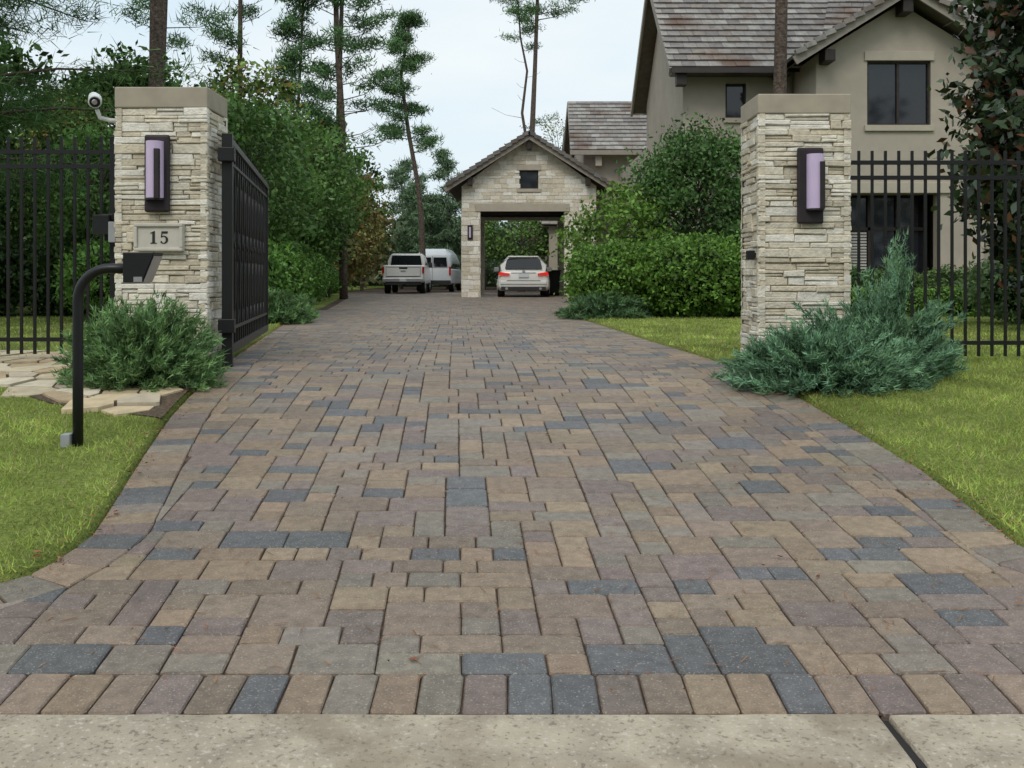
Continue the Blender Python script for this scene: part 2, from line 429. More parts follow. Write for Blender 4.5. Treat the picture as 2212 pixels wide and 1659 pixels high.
# ---------------------------------------------------------------- stone pillars
SC=[(.70,.64,.52),(.76,.71,.60),(.63,.56,.43),(.80,.76,.67),(.58,.52,.41)]
def stone_face(mb,o,U,N,width,z0,z1,hr=(.034,.088),lr=(.10,.40),pr=.03):
    o=Vector(o);U=Vector(U);N=Vector(N);z=z0
    while z<z1-.01:
        h=min(random.uniform(*hr),z1-z)
        if z1-z-h<.02:h=z1-z
        x=-.012
        while x<width:
            l=random.uniform(*lr)
            if width-x-l<.06:l=width-x+.012
            c=random.choice(SC);k=random.uniform(.86,1.06);c=tuple(v*k for v in c)
            parts=[(z,h)] if h<.055 or random.random()<.6 else [(z,h*.5),(z+h*.5,h*.5)]
            for (zz,hh) in parts:
                p=random.uniform(.002,pr)
                mb.slab(o+U*(x+l/2)+Vector((0,0,zz+hh/2)),U,(0,0,1),N,l/2-.002,hh/2-.0018,p,.007,.005,c)
            x+=l
        z+=h
def pillar(name,x0,x1,y0,y1,ztop,zcap):
    e=empty(name)
    mb=MB(); mb.box(x0+.012,x1-.012,y0+.012,y1-.012,-.25,zcap); mb.finish('core',m_mort,e)
    mb=MB(); w=x1-x0; d=y1-y0
    stone_face(mb,(x0,y0+.01,0),(1,0,0),(0,-1,0),w,-.12,zcap)
    stone_face(mb,(x1,y1-.01,0),(-1,0,0),(0,1,0),w,-.12,zcap)
    stone_face(mb,(x1-.01,y0,0),(0,1,0),(1,0,0),d,-.12,zcap)
    stone_face(mb,(x0+.01,y1,0),(0,-1,0),(-1,0,0),d,-.12,zcap)
    mb.finish('ledge_stones',m_stone,e)
    mb=MB(); mb.box(x0-.012,x1+.012,y0-.012,y1+.012,zcap,ztop); mb.finish('cap',m_cap,e,bevel=.01)
    return e
pL=pillar('stone_pillar',-3.42,-2.64,8.8,9.4,2.42,2.24)
pR=pillar('stone_pillar',2.136,2.916,8.8,9.45,2.36,2.19)
def sconce(x0,x1,z0,z1,tx0,tx1,tz0,tz1,y,parentname='wall_lamp'):
    e=empty(parentname)
    mb=MB(); mb.box(x0,x1,y-.045,y-.0,z0,z1); mb.finish('back_plate',m_bronze,e,bevel=.018,seg=3)
    mb=MB(); cx=(tx0+tx1)/2; r=(tx1-tx0)/2
    ring=lambda z:[(cx+r*math.cos(t),y-.045-r*1.1*math.sin(t),z) for t in np.linspace(0,math.pi,13)]
    mb.loft([ring(tz0),ring(tz1)]); mb.finish('shade',m_lamp,e,smooth=False)
    mb=MB(); mb.box(cx+.02,cx+.06,y-.045-r*1.1-.012,y-.04,tz0+.0,tz1-.07)
    mb.loft([[(cx+(r+.004)*math.cos(t),y-.045-(r+.004)*1.1*math.sin(t),z) for t in np.linspace(0,math.pi,13)] for z in(tz0-.012,tz0+.004)])
    mb.finish('bar',m_bronze,e)
sconce(-3.156,-2.94,1.335,2.0,-3.135,-2.985,1.45,1.94,8.775)
sconce(2.45,2.675,1.235,1.89,2.525,2.67,1.36,1.83,8.775)
e=empty('house_number_plaque')
x0,x1,z0,z1=-3.245,-2.825,1.0,1.24; yp=8.765
mb=MB(); mb.box(x0,x1,yp-.02,yp+.03,z0,z1); mb.finish('slab',m_plaq,e,bevel=.004)
mb=MB(); t=.03
mb.box(x0,x1,yp-.04,yp-.02,z1-t,z1);mb.box(x0,x1,yp-.04,yp-.02,z0,z0+t)
mb.box(x0,x0+t,yp-.04,yp-.02,z0+t,z1-t);mb.box(x1-t,x1,yp-.04,yp-.02,z0+t,z1-t)
mb.finish('frame',m_plaq,e,bevel=.008)
mb=MB(); yn=yp-.024
def pol(mb,pts,ox,oz,s):
    n=len(pts); vs=[(ox+p[0]*s,yn,oz+p[1]*s) for p in pts]+[(ox+p[0]*s,yn+.006,oz+p[1]*s) for p in pts]
    mb.add(vs,[tuple(range(n))]+[(i,n+i,n+(i+1)%n,(i+1)%n) for i in range(n)])
s=.108;oz=1.065;ox=-3.105
pol(mb,[(0,0),(.5,0),(.5,.06),(.36,.09),(.36,1.0),(.3,1.0),(0,.86),(0,.8),(.15,.84),(.15,.09),(0,.06)],ox,oz,s)
ox=-3.022
pol(mb,[(.12,.98),(.62,.98),(.58,.80),(.18,.80)],ox,oz,s)
pol(mb,[(.12,.98),(.18,.80),(.15,.5),(.07,.5)],ox,oz,s)
bowl=[];inn=[]
for a in np.linspace(2.3,-2.5,18): bowl.append((.30+.34*math.cos(a),.31+.32*math.sin(a)))
for a in np.linspace(-2.5,2.3,18): inn.append((.27+.19*math.cos(a),.31+.25*math.sin(a)))
for k in range(17): pol(mb,[bowl[k],bowl[k+1],inn[16-k],inn[17-k]][::-1],ox,oz,s)
pol(mb,[(.02,.1),(.12,.03),(.2,.12),(.1,.22)],ox,oz,s)
mb.finish('number_15',M('black_paint',(.02,.02,.02),rough=.5,nvar=0),e)
e=empty('gate_sensor'); mb=MB(); mb.box(2.05,2.115,8.86,8.93,.93,1.01); mb.box(2.105,2.14,8.88,8.91,.95,.99); mb.finish('housing',m_black,e,bevel=.006)
e=empty('security_camera')
mb=MB()
mb.tube([(-3.43,8.95,2.15),(-3.52,8.93,2.15),(-3.6,8.9,2.17),(-3.62,8.88,2.24)],[.02,.02,.02,.018],8)
mb.tube([(-3.425,8.95,2.15),(-3.445,8.95,2.15)],.045,12)
mb.finish('bracket',m_white,e,smooth=True)
mb=MB(); mb.tube([(-3.72,9.06,2.38),(-3.66,8.94,2.34),(-3.605,8.80,2.29)],[.045,.056,.056],16); mb.finish('body',m_white,e,bevel=.006)
mb=MB(); mb.tube([(-3.607,8.806,2.292),(-3.602,8.79,2.287)],[.046,.044],16); mb.finish('lens_ring',m_black,e)
mb=MB(); mb.tube([(-3.602,8.79,2.287),(-3.599,8.784,2.285)],[.025,.02],12); mb.finish('lens',m_metal,e)

# ---------------------------------------------------------------- fences
def fence(x0,x1,y,zt,rails,zb,name='metal_fence',posts=()):
    e=empty(name); mb=MB(); x=x0
    while x<x1:
        mb.box(x-.011,x+.011,y-.011,y+.011,zb,zt); x+=.119
    for r in rails: mb.box(x0-.05,x1+.05,y-.017,y+.017,r-.018,r+.018)
    mb.finish('pickets_and_rails',m_black,e)
    mb=MB()
    for p in posts: mb.box(p-.03,p+.03,y-.03,y+.03,-.1,zt+.0)
    mb.finish('posts',m_black,e,bevel=.004)
    return e
fence(-9.5,-3.5,9.1,2.03,(1.895,1.765,.22),.09,posts=(-9.5,-7.1,-3.47,-3.555))
fence(2.98,9.6,9.1,1.905,(1.80,1.665,.19),.07,posts=(2.97,9.6))
e=empty('intercom_box'); mb=MB()
mb.box(-3.66,-3.52,8.88,9.0,1.15,1.32); mb.box(-3.60,-3.5,8.93,9.05,1.28,1.33); mb.box(-3.60,-3.56,9.0,9.08,1.1,1.3)
mb.tube([(-3.66,8.95,1.18),(-3.70,8.95,1.08),(-3.68,8.96,.98),(-3.60,9.0,.95)],.006,6)
mb.finish('housing',m_black,e,bevel=.008)
mb=MB(); mb.box(-3.515,-3.45,8.86,8.93,1.08,1.26); mb.finish('keypad',m_grey,e,bevel=.006)

# ---------------------------------------------------------------- gate leaf (open inwards)
ge=empty('driveway_gate',(-2.5,8.93,0),0); dx,dy=-3.13+2.5,12.95-8.93; Lg=math.hypot(dx,dy); ge.rotation_euler=(0,0,math.atan2(dy,dx))
mb=MB()
mb.box(0,.09,-.045,.045,-.02,2.04); mb.box(Lg-.06,Lg,-.03,.03,.09,1.96)
mb.beam((.09,0,1.99),(Lg-.06,0,1.93),.06,.06); mb.box(.09,Lg-.06,-.03,.03,.09,.17); mb.box(.09,Lg-.06,-.02,.02,1.78,1.81); mb.box(.09,Lg-.06,-.02,.02,.30,.33)
mb.finish('frame',m_black,ge,bevel=.004)
mb=MB(); n=40
for i in range(1,n):
    x=.09+(Lg-.15)*i/n
    if i%2: mb.box(x-.014,x+.014,-.012,.012,.17,1.94)
    if i%4==0:
        w=(Lg-.15)/n*2
        for sg in(-1,1):
            for (a,b) in((.33,1.07),(1.07,1.78)):
                pts=[(x+sg*w*.9*math.sin(math.pi*t),.0,a+(b-a)*t) for t in np.linspace(0,1,9)]
                mb.tube(pts,.011,6)
        mb.tube([(x,-.02,1.07),(x,.02,1.07)],.035,10)
mb.finish('pattern_bars',m_black,ge)
mb=MB()
for z in(.35,1.85): mb.box(-.06,.03,-.07,.07,z-.06,z+.06)
mb.finish('hinges',m_black,ge,bevel=.005)
mb=MB(); mb.box(-.05,.13,-.07,.07,-.06,-.03); mb.finish('foot_plate',m_metal,ge)

# ---------------------------------------------------------------- keypad pedestal
e=empty('gate_keypad_pedestal'); px,py=-2.60,6.1; gz=Gf(py)
arc=[(px,py,gz-.1),(px,py,.2),(px,py,.62)]
for a in np.linspace(math.pi,math.pi/2,9): arc.append((px+.19+.19*math.cos(a),py,.64+.19*math.sin(a)))
arc.append((px+.36,py,.83))
mb=MB(); mb.tube(arc,.031,14); mb.finish('gooseneck_post',m_black,e,smooth=True)
prof=[(-2.30,.745),(-2.30,.925),(-2.115,.925),(-2.19,.745)]
mb=MB(); mb.loft([[(p[0],py-.085,p[1]) for p in prof],[(p[0],py+.085,p[1]) for p in prof]]); 
mb.finish('hood',m_black,e,bevel=.004)
mb=MB(); a=Vector((-2.122,0,.905));b=Vector((-2.185,0,.75)); nrm=Vector((.93,0,-.37))*.006
vs=[]
for off in(nrm*.2,nrm): 
    for p,yv in((a,py-.07),(a,py+.07),(b,py+.07),(b,py-.07)): vs.append((p.x+off.x,yv,p.z+off.z))
mb.add(vs,[(0,1,2,3),(4,5,6,7),(0,1,5,4),(1,2,6,5),(2,3,7,6),(3,0,4,7)]); 
mb.finish('keypad_face',m_metal,e)
mb=MB(); mb.box(-2.235,-2.185,py-.0875,py-.0855,.75,.78); mb.finish('rim',m_metal,e)
mb=MB(); mb.box(px-.085,px-.03,py-.05,py+.02,gz-.02,gz+.095); mb.finish('conduit_box',m_grey,e,bevel=.005)

# ---------------------------------------------------------------- junipers
def juniper(name,c,rx_,ry_,h,nb,seed,col=(.12,.20,.075),plume=None,size=1.0,blue=.18):
    e=empty(name)
    az=rng.uniform(0,2*np.pi,nb); el=np.arcsin(rng.uniform(.05,.98,nb)); ln=rng.uniform(.72,1.12,nb)
    dirs=np.stack([np.cos(az)*np.cos(el)*rx_,np.sin(az)*np.cos(el)*ry_,np.sin(el)*h],1)*ln[:,None]
    if plume is not None:
        for k in range(len(plume)):
            m=nb//14; sel=slice(k*m,(k+1)*m); dirs[sel]=np.array(plume[k])[None]*rng.uniform(.7,1.05,(m,1))+rng.normal(size=(m,3))*.09
    m=46; t=rng.uniform(.25,1,(nb,m))
    P=c+dirs[:,None,:]*t[...,None]; P[...,2]+=-.12*h*(t**2)*(1-np.sin(el))[:,None]+.02
    P+=rng.normal(size=P.shape)*.022*size*(1.3-t)[...,None]
    D=dirs/np.linalg.norm(dirs,axis=1)[:,None]; D=np.repeat(D[:,None,:],m,1)
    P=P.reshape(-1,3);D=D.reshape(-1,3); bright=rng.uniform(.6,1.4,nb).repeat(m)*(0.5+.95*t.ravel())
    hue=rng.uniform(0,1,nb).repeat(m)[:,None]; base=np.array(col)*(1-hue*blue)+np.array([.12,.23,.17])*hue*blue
    Vs=[];Cs=[]
    for q in range(3):
        dd=D+rng.normal(size=D.shape)*.55; dd[:,2]+=.25
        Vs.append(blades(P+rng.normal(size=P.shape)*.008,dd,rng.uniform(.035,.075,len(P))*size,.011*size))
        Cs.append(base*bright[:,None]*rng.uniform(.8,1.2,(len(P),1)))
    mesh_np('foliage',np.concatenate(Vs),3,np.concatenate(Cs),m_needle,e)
    mb=MB()
    for k in range(0,nb,6):
        mb.tube([c,c+dirs[k]*.5,c+dirs[k]*.9],[.008*size,.005*size,.002],5,(.1,.07,.05))
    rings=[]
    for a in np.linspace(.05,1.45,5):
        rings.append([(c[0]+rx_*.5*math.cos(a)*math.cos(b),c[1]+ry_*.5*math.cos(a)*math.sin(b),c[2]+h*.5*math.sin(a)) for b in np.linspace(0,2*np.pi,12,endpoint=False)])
    mb.loft(rings); mb.finish('branches_and_shade_core',m_core,e)  # stems plus a solid dark core whose colour stands in for inner shade
juniper('juniper_shrub',np.array([-2.90,8.0,Gf(8.05)]),.64,.46,.66,560,1)
juniper('juniper_shrub',np.array([2.42,7.95,Gf(8.0)-.02]),.78,.56,.48,620,2,col=(.125,.215,.115),blue=.45)
juniper('juniper_shrub',np.array([3.0,8.25,Gf(8.25)]),.66,.46,.60,480,3,col=(.125,.215,.115),blue=.45,plume=[(.08,-.1,1.05),(-.05,-.1,.80),(.46,0,.55),(-.6,-.1,.5)])
juniper('juniper_shrub',np.array([-4.1,17.2,0]),.75,.9,.5,300,4,size=1.7)
juniper('juniper_shrub',np.array([-4.75,20.5,0]),.75,1.2,.55,300,4,size=1.8)
juniper('juniper_shrub',np.array([1.75,19.0,0]),.85,.9,.45,320,5,size=1.7,col=(.10,.17,.075))

# ---------------------------------------------------------------- generic foliage
def clumps(center,radii,ncl,nl,cr,shell=.55,zflat=.7,cone=0):
    d=rng.normal(size=(ncl,3)); d/=np.linalg.norm(d,axis=1)[:,None]
    r=rng.uniform(shell,1.0,ncl)**.8
    C=d*r[:,None]
    if cone: C[:,:2]*=(1.0-cone*C[:,2:3])
    C=np.array(center)+C*np.array(radii)
    s=cr*rng.uniform(.6,1.3,ncl)
    P=C[:,None,:]+rng.normal(size=(ncl,nl,3))*(s[:,None,None]*np.array([.6,.6,.6*zflat]))
    return C,P.reshape(-1,3)
def broadleaf(name,loc,h,cb,rx_,ry_,col,seed,ncl=70,nl=110,cr=.5,ls=.16,trunk=.12,mat=None,leafhue=None,multi=1,cone=0,shell=.55):
    e=empty(name,loc)
    C,P=clumps((0,0,(h+cb)/2),(rx_,ry_,(h-cb)/2),ncl,nl,cr,cone=cone,shell=shell)
    b=rng.uniform(.5,1.5,ncl).repeat(nl)
    c=np.array(col)[None]*FB*b[:,None]*rng.uniform(.7,1.3,(len(P),1))*(1+rng.uniform(-.1,.1,(len(P),3)))
    if leafhue is not None:
        k=rng.random(len(P))<leafhue[1]; c[k]=np.array(leafhue[0])*rng.uniform(.6,1.3,(k.sum(),1))
    P[:,2]=np.maximum(P[:,2],.05)
    mesh_np('foliage',leaves(P,np.full(len(P),ls),c),4,c,mat or m_leaf,e)
    mb=MB(); top=h*.8
    for q in range(multi):
        ox=(q-(multi-1)/2)*.25
        pts=[(ox*.3,0,-.2)]+[(ox*(1+t)+random.uniform(-.1,.1)*trunk*4,random.uniform(-.1,.1)*trunk*4,top*t) for t in(.25,.5,.75,1)]
        mb.tube(pts,[trunk*1.2,trunk,trunk*.75,trunk*.5,trunk*.2],8)
    for k in range(0,ncl,2):
        z=max(abs(cb)*.6,min(C[k][2]*.75,top)); a=Vector((0,0,z)); t=Vector(C[k])
        mb.tube([a,(a+t)/2+Vector((0,0,.1)),t],[trunk*.3,trunk*.18,trunk*.06],5)
    mb.finish('trunk',m_bark,e)
    return e
def inst(src,name,loc,s=1,rz=0,sz=None):
    e=empty(name,loc,rz); e.scale=(s,s,sz or s)
    for ch in src.children:
        o=bpy.data.objects.new(ch.name.split('.')[0],ch.data); link(o,e)
    return e
def shrub(name,loc,rx_,ry_,h,col,n=6000,ls=.07,box=.0,mat=None,loose=.05):
    e=empty(name,loc)
    d=rng.normal(size=(n,3)); d/=np.linalg.norm(d,axis=1)[:,None]
    if box:
        mx=np.max(np.abs(d),axis=1)[:,None]; d=d*(1-box)+d/mx*box*.9
    lump=1+.15*np.sin(d[:,0]*7+loc[0]*3)*np.sin(d[:,1]*6+1)*np.sin(d[:,2]*8+loc[1])+.06*np.sin(d[:,0]*19)*np.sin(d[:,2]*17)
    r=(rng.uniform(.8,1.0,n)*lump+np.abs(rng.normal(size=n))*loose)[:,None]
    P=d*r*np.array([rx_,ry_,h/2])+np.array([0,0,h/2]); P[:,2]=np.maximum(P[:,2],.03)
    key=np.sin(d[:,0]*11+1)*np.sin(d[:,1]*9)*np.sin(d[:,2]*12+2)
    c=np.array(col)[None]*FB*(1+.45*key)[:,None]*rng.uniform(.5,1.5,(n,1))
    mesh_np('foliage',leaves(P,np.full(n,ls),c),4,c,mat or m_leaf,e)
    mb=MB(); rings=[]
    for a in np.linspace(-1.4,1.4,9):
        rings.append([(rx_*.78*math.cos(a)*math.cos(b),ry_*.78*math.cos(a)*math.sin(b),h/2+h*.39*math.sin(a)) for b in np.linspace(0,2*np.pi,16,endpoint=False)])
    mb.loft(rings); mb.finish('shade_core',m_core,e)  # solid dark core, no twigs: inner shade put into its colour
    return e
shrub('hedge_bush',(2.15,20.0,0),1.05,1.2,1.42,(.07,.135,.022),13000,.085,box=.15,loose=.1)
shrub('hedge_bush',(3.5,19.4,0),1.25,1.2,1.52,(.07,.135,.022),15000,.085,box=.2,loose=.1)
shrub('hedge_bush',(5.1,19.9,0),1.25,1.1,1.38,(.065,.125,.022),9000,.085,box=.2,loose=.1)
shrub('hedge_bush',(2.9,21.0,0),1.3,.9,1.35,(.06,.115,.022),6000,.085,box=.2,loose=.1)
broadleaf('evergreen_tree',(4.1,22.6,0),4.15,.2,1.3,1.2,(.045,.088,.025),3,ncl=120,nl=190,cr=.42,ls=.11,trunk=.08,multi=2)
broadleaf('ornamental_tree',(2.3,22.3,0),2.75,.6,1.15,1.0,(.085,.15,.028),3,ncl=64,nl=75,cr=.3,ls=.12,trunk=.04,multi=3)
for k in range(5):
    shrub('boxwood_hedge',(6.1+k*1.25,19.8,0),.75,.42,.58,(.085,.16,.03),3500,.06,box=.7)
shrub('foundation_shrub',(6.9,22.3,0),.9,.6,1.15,(.05,.10,.03),4000,.08)
shrub('foundation_shrub',(8.4,22.4,0),.8,.6,.95,(.06,.10,.03),4000,.08)
shrub('foundation_shrub',(9.7,22.5,0),.8,.6,1.0,(.06,.10,.03),3000,.08)
shrub('foundation_shrub',(8.5,16.3,0),1.2,1.0,1.2,(.10,.15,.06),7000,.08)
shrub('foundation_shrub',(10.6,17.0,0),1.25,1.0,1.2,(.10,.15,.06),5000,.08)
broadleaf('magnolia_tree',(7.95,13.6,0),6.9,-.1,1.75,1.6,(.022,.036,.016),5,ncl=260,nl=140,cr=.4,ls=.16,trunk=.14,mat=m_gloss,leafhue=((.13,.06,.03),.14),cone=.2)
for k,(x,y,r,h) in enumerate([(-4.95,16.4,.8,1.0),(-5.0,18.3,.95,1.45),(-5.2,20.8,1.0,1.55),(-5.9,24,1.2,1.7),(-6.3,28,1.2,1.7),(-6.9,32,1.3,1.5),(-6.6,17.6,1.1,1.4),(-8.2,41,1.4,1.2)]):
    shrub('garden_shrub',(x,y,0),r,r,h,(.065,.135,.025) if k%2 else (.08,.155,.03),6500,.1,loose=.09)
tA=broadleaf('broadleaf_tree',(-5.55,21.5,0),4.6,.9,1.35,1.3,(.06,.115,.028),6,ncl=80,nl=120,cr=.40,ls=.13,trunk=.07,multi=2)
tB=broadleaf('oak_tree',(-11.0,30,0),7.6,1.2,2.4,2.4,(.045,.08,.026),7,ncl=95,nl=100,cr=.5,ls=.22,trunk=.14,multi=1,mat=m_fleaf)
tC=broadleaf('oak_tree',(-8.6,32,0),8.4,1.5,1.9,1.9,(.085,.125,.035),8,ncl=64,nl=75,cr=.42,ls=.2,trunk=.11,leafhue=((.24,.16,.06),.14),mat=m_fleaf,shell=.3)
tD=broadleaf('autumn_tree',(-8.25,46.5,0),5.6,.2,2.7,2.0,(.125,.125,.045),9,ncl=100,nl=90,cr=.55,ls=.22,trunk=.08,multi=3,leafhue=((.25,.165,.08),.3),mat=m_fleaf)
for i,(x,y,s,t) in enumerate([(-13.5,25,1,0),(-10.4,23.5,.68,1),(-16.5,27,1.1,0),(-12.2,36,.9,1),(-10.3,38,.95,1),(-7.6,27.5,.66,0),(-7.7,34,.82,1),(-7.7,37.5,.78,0),(-10.2,58,1.15,0),(-9.0,61,.9,1),(-15,40,1.2,0),(-20,34,1.2,0),(-14.6,21.5,.75,0),(-11.8,20.8,.6,0),(-9.0,21.5,.52,0),(-7.2,23.5,.6,1),(-24,26,1.2,0),(-19,23,1,1),(-12,50,1.1,0),(-7.0,30.5,.66,1)]):
    inst(tC if t else tB,'oak_tree',(x,y,0),s,i*1.3)
inst(tA,'broadleaf_tree',(-6.4,26.5,0),1.12,2); inst(tA,'broadleaf_tree',(-7.9,19.5,0),.8,1); inst(tA,'broadleaf_tree',(-6.5,31,0),1.2,4)
inst(tA,'broadleaf_tree',(-6.85,34.8,0),1.3,5); inst(tD,'autumn_tree',(-9.4,55,0),1.0,2)
for k in range(9):
    shrub('understory_shrub',(-17+k*1.35,20.2+random.uniform(-.6,.6),0),1.0,.9,1.6+random.uniform(-.4,.5),(.035,.065,.02),3000,.12)
broadleaf('crape_myrtle_tree',(.5,54,0),4.4,1.3,2.6,1.5,(.07,.12,.035),11,ncl=70,nl=70,cr=.5,ls=.2,trunk=.07,multi=3,mat=m_fleaf)
broadleaf('bare_tree',(2.9,61,0),10.4,5.2,3.2,2.5,(.14,.145,.09),12,ncl=90,nl=40,cr=.5,ls=.14,trunk=.1,mat=m_fleaf)
inst(tB,'oak_tree',(5,66,0),1.0,1); inst(tB,'oak_tree',(10,64,0),1.2,2)

# background tree belt: one object
n=80000
x=rng.uniform(-95,95,n); y=rng.uniform(66,84,n)
def belt(x): return np.where(x<-13,10.5,5.6)*(1+.14*np.sin(x*.9)+.12*np.sin(x*2.3+1)+.1*np.sin(x*5.1))+np.clip(-x-13,0,20)*.12
H=belt(x)*(1-.25*(84-y)/18*.5)
z=H*rng.uniform(0,1,n)**.6
k=np.arange(n)%5==0; y[k]=-rng.uniform(20,30,k.sum()); x[k]*=.5; z[k]=rng.uniform(0,11,k.sum())*(1+.2*np.sin(x[k]*.8))
cl=.6+.8*(.5+.5*np.sin(x*1.7+z*.9)*np.sin(z*1.6+y))
c=np.where((np.sin(x*.5)>.6)[:,None],np.array([.15,.16,.09]),np.array([.12,.165,.10]))*cl[:,None]*rng.uniform(.7,1.3,(n,1))  # paler greens: distance haze put into the leaf colour
sz=np.where(k,.8,.55)
bt=mesh_np('background_trees',leaves(np.stack([x,y,z],1),sz,c),4,c,m_fleaf)
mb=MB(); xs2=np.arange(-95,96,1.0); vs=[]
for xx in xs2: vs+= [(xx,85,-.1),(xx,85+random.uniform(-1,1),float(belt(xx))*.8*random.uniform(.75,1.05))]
mb.add(vs,[(2*i,2*i+2,2*i+3,2*i+1) for i in range(len(xs2)-1)]); mb.finish('horizon_blocker',m_core,bt)  # dark sheet added behind the belt to block horizon light

# ---------------------------------------------------------------- pines
def pine(name,pts,r0,r1,ncl,z0,z1,reach,nd=90,nl=.32,nw=.03,col=(.06,.11,.045),cr=.35,bare=10,droop=0,side=None,dead=0):
    e=empty(name); pts=[Vector(p) for p in pts]; mb=MB()
    P=[]
    for i in range(len(pts)-1):
        for t in np.linspace(0,1,5,endpoint=False): P.append(pts[i].lerp(pts[i+1],t))
    P.append(pts[-1]); k=len(P)
    mb.tube(P,[r0+(r1-r0)*i/(k-1) for i in range(k)],10)
    def at(z):
        for i in range(k-1):
            if P[i].z<=z<=P[i+1].z: return P[i].lerp(P[i+1],(z-P[i].z)/max(P[i+1].z-P[i].z,1e-4))
        return P[-1].copy()
    C=[]
    nb=max(ncl//3,1)
    for q in range(nb):
        z=z0+(z1-z0)*((q+random.random())/nb); f=(z-z0)/(z1-z0+1e-5)
        az=random.uniform(0,2*math.pi) if side is None else random.gauss(side,.8)
        L=reach*(1-.65*f)*random.uniform(.45,1.1); a=at(z)
        tip=a+Vector((math.cos(az)*L,math.sin(az)*L,L*(.25-droop)+random.uniform(-.1,.3)))
        mid=a.lerp(tip,.55)+Vector((0,0,-.08*L+droop*L*.5))
        mb.tube([a,mid,tip],[max(r0*.18*(1-.6*f),.012),r0*.09,.008],5)
        if random.random()<dead: continue
        for w in range(4):
            C.append(tuple(a.lerp(tip,[1.0,.82,.66,.45][w])+Vector((random.uniform(-.3,.3)*cr*2,random.uniform(-.3,.3)*cr*2,random.uniform(0,.3)*cr))))
    C=np.array(C); n=len(C)
    Pp=np.repeat(C,nd,0)+rng.normal(size=(n*nd,3))*np.array([cr,cr,cr*.45])*.6
    D=rng.normal(size=(n*nd,3)); D[:,2]+= .5-1.6*droop
    c=np.array(col)[None]*FB*rng.uniform(.6,1.4,n).repeat(nd)[:,None]*rng.uniform(.75,1.25,(n*nd,1))
    mesh_np('needles',blades(Pp,D,nl*rng.uniform(.6,1.1,n*nd),nw),3,c,m_needle,e)
    mb.finish('trunk',m_bark,e,smooth=True); return e
pine('pine_tree',[(-7.05,20,-.2),(-6.98,20,5),(-6.95,20,10),(-6.8,20,17)],.17,.08,60,10,17,2.6,60,.3,.03)
pine('pine_tree',[(-5.95,36,-.2),(-6.0,36,6),(-6.2,36,9.5),(-6.35,36,16)],.15,.07,100,5,16,2.6,75,.32,.045,dead=.2)
pine('pine_tree',[(-6.9,38,-.2),(-6.5,38,6),(-6.35,38,11),(-6.6,38,17)],.11,.06,90,4,17,2.4,75,.32,.045,dead=.2)
pine('pine_tree',[(-7.5,36,-.2),(-7.6,36,6),(-7.3,36,12)],.09,.03,90,4,12,1.6,70,.3,.04)
pine('pine_tree',[(-9.4,35,-.2),(-9.35,35,8),(-9.3,35,15)],.12,.05,80,5,15,2.0,70,.32,.04,dead=.15)
pine('pine_tree',[(-11.4,33,-.2),(-11.3,33,8),(-11.0,33,16)],.12,.05,60,8,16,2.0,60,.32,.035,dead=.2)
pine('pine_tree',[(-4.3,50,-.2),(-4.45,50,3.6),(-4.6,50,5.2),(-5.1,50,8.0),(-5.45,50,10.6),(-5.0,50,13.4)],.16,.06,84,6.8,13.7,1.75,95,.32,.045,cr=.36)
pine('pine_tree',[(1.15,60,-.2),(1.15,60,8.5),(1.35,60,13),(1.6,60,20)],.22,.09,70,15.0,21,3.2,85,.35,.05,cr=.45)
pine('pine_tree',[(1.0,60.5,8.0),(.6,60.5,10.5),(.9,60.5,13),(.5,60.5,15),(.3,60.5,18)],.10,.04,36,9.5,18,1.9,45,.3,.045,dead=.6)
for (x,y,h) in((-4.3,68,9.0),(-6.0,66,6.8),(-3.2,70,7.5),(-1.8,66,6.5),(-7.6,70,8.5),(-2.6,64,5.2),(-5.2,64,5.5)):
    pine('pine_tree',[(x,y,-.2),(x+.1,y,h*.5),(x,y,h)],.12,.03,90,1.0,h,1.9,60,.38,.065,cr=.4,col=(.075,.115,.065))  # lighter needle colour carries painted distance haze
pine('pine_tree',[(5.25,20.3,-.2),(5.35,20.3,5),(5.42,20.3,9),(5.5,20.3,17)],.15,.08,60,10.5,17,2.6,60,.3,.03)
pine('pine_tree',[(-8.4,14.2,-.2),(-8.3,14.2,5),(-8.2,14.2,13)],.2,.07,360,2.2,12.5,3.5,120,.32,.015,col=(.045,.085,.032),cr=.36,droop=.24)
pine('pine_tree',[(-11.0,17.5,-.2),(-10.9,17.5,6),(-10.8,17.5,13)],.2,.07,180,1.5,12.5,2.8,80,.32,.024,col=(.035,.065,.03),cr=.4,droop=.2)

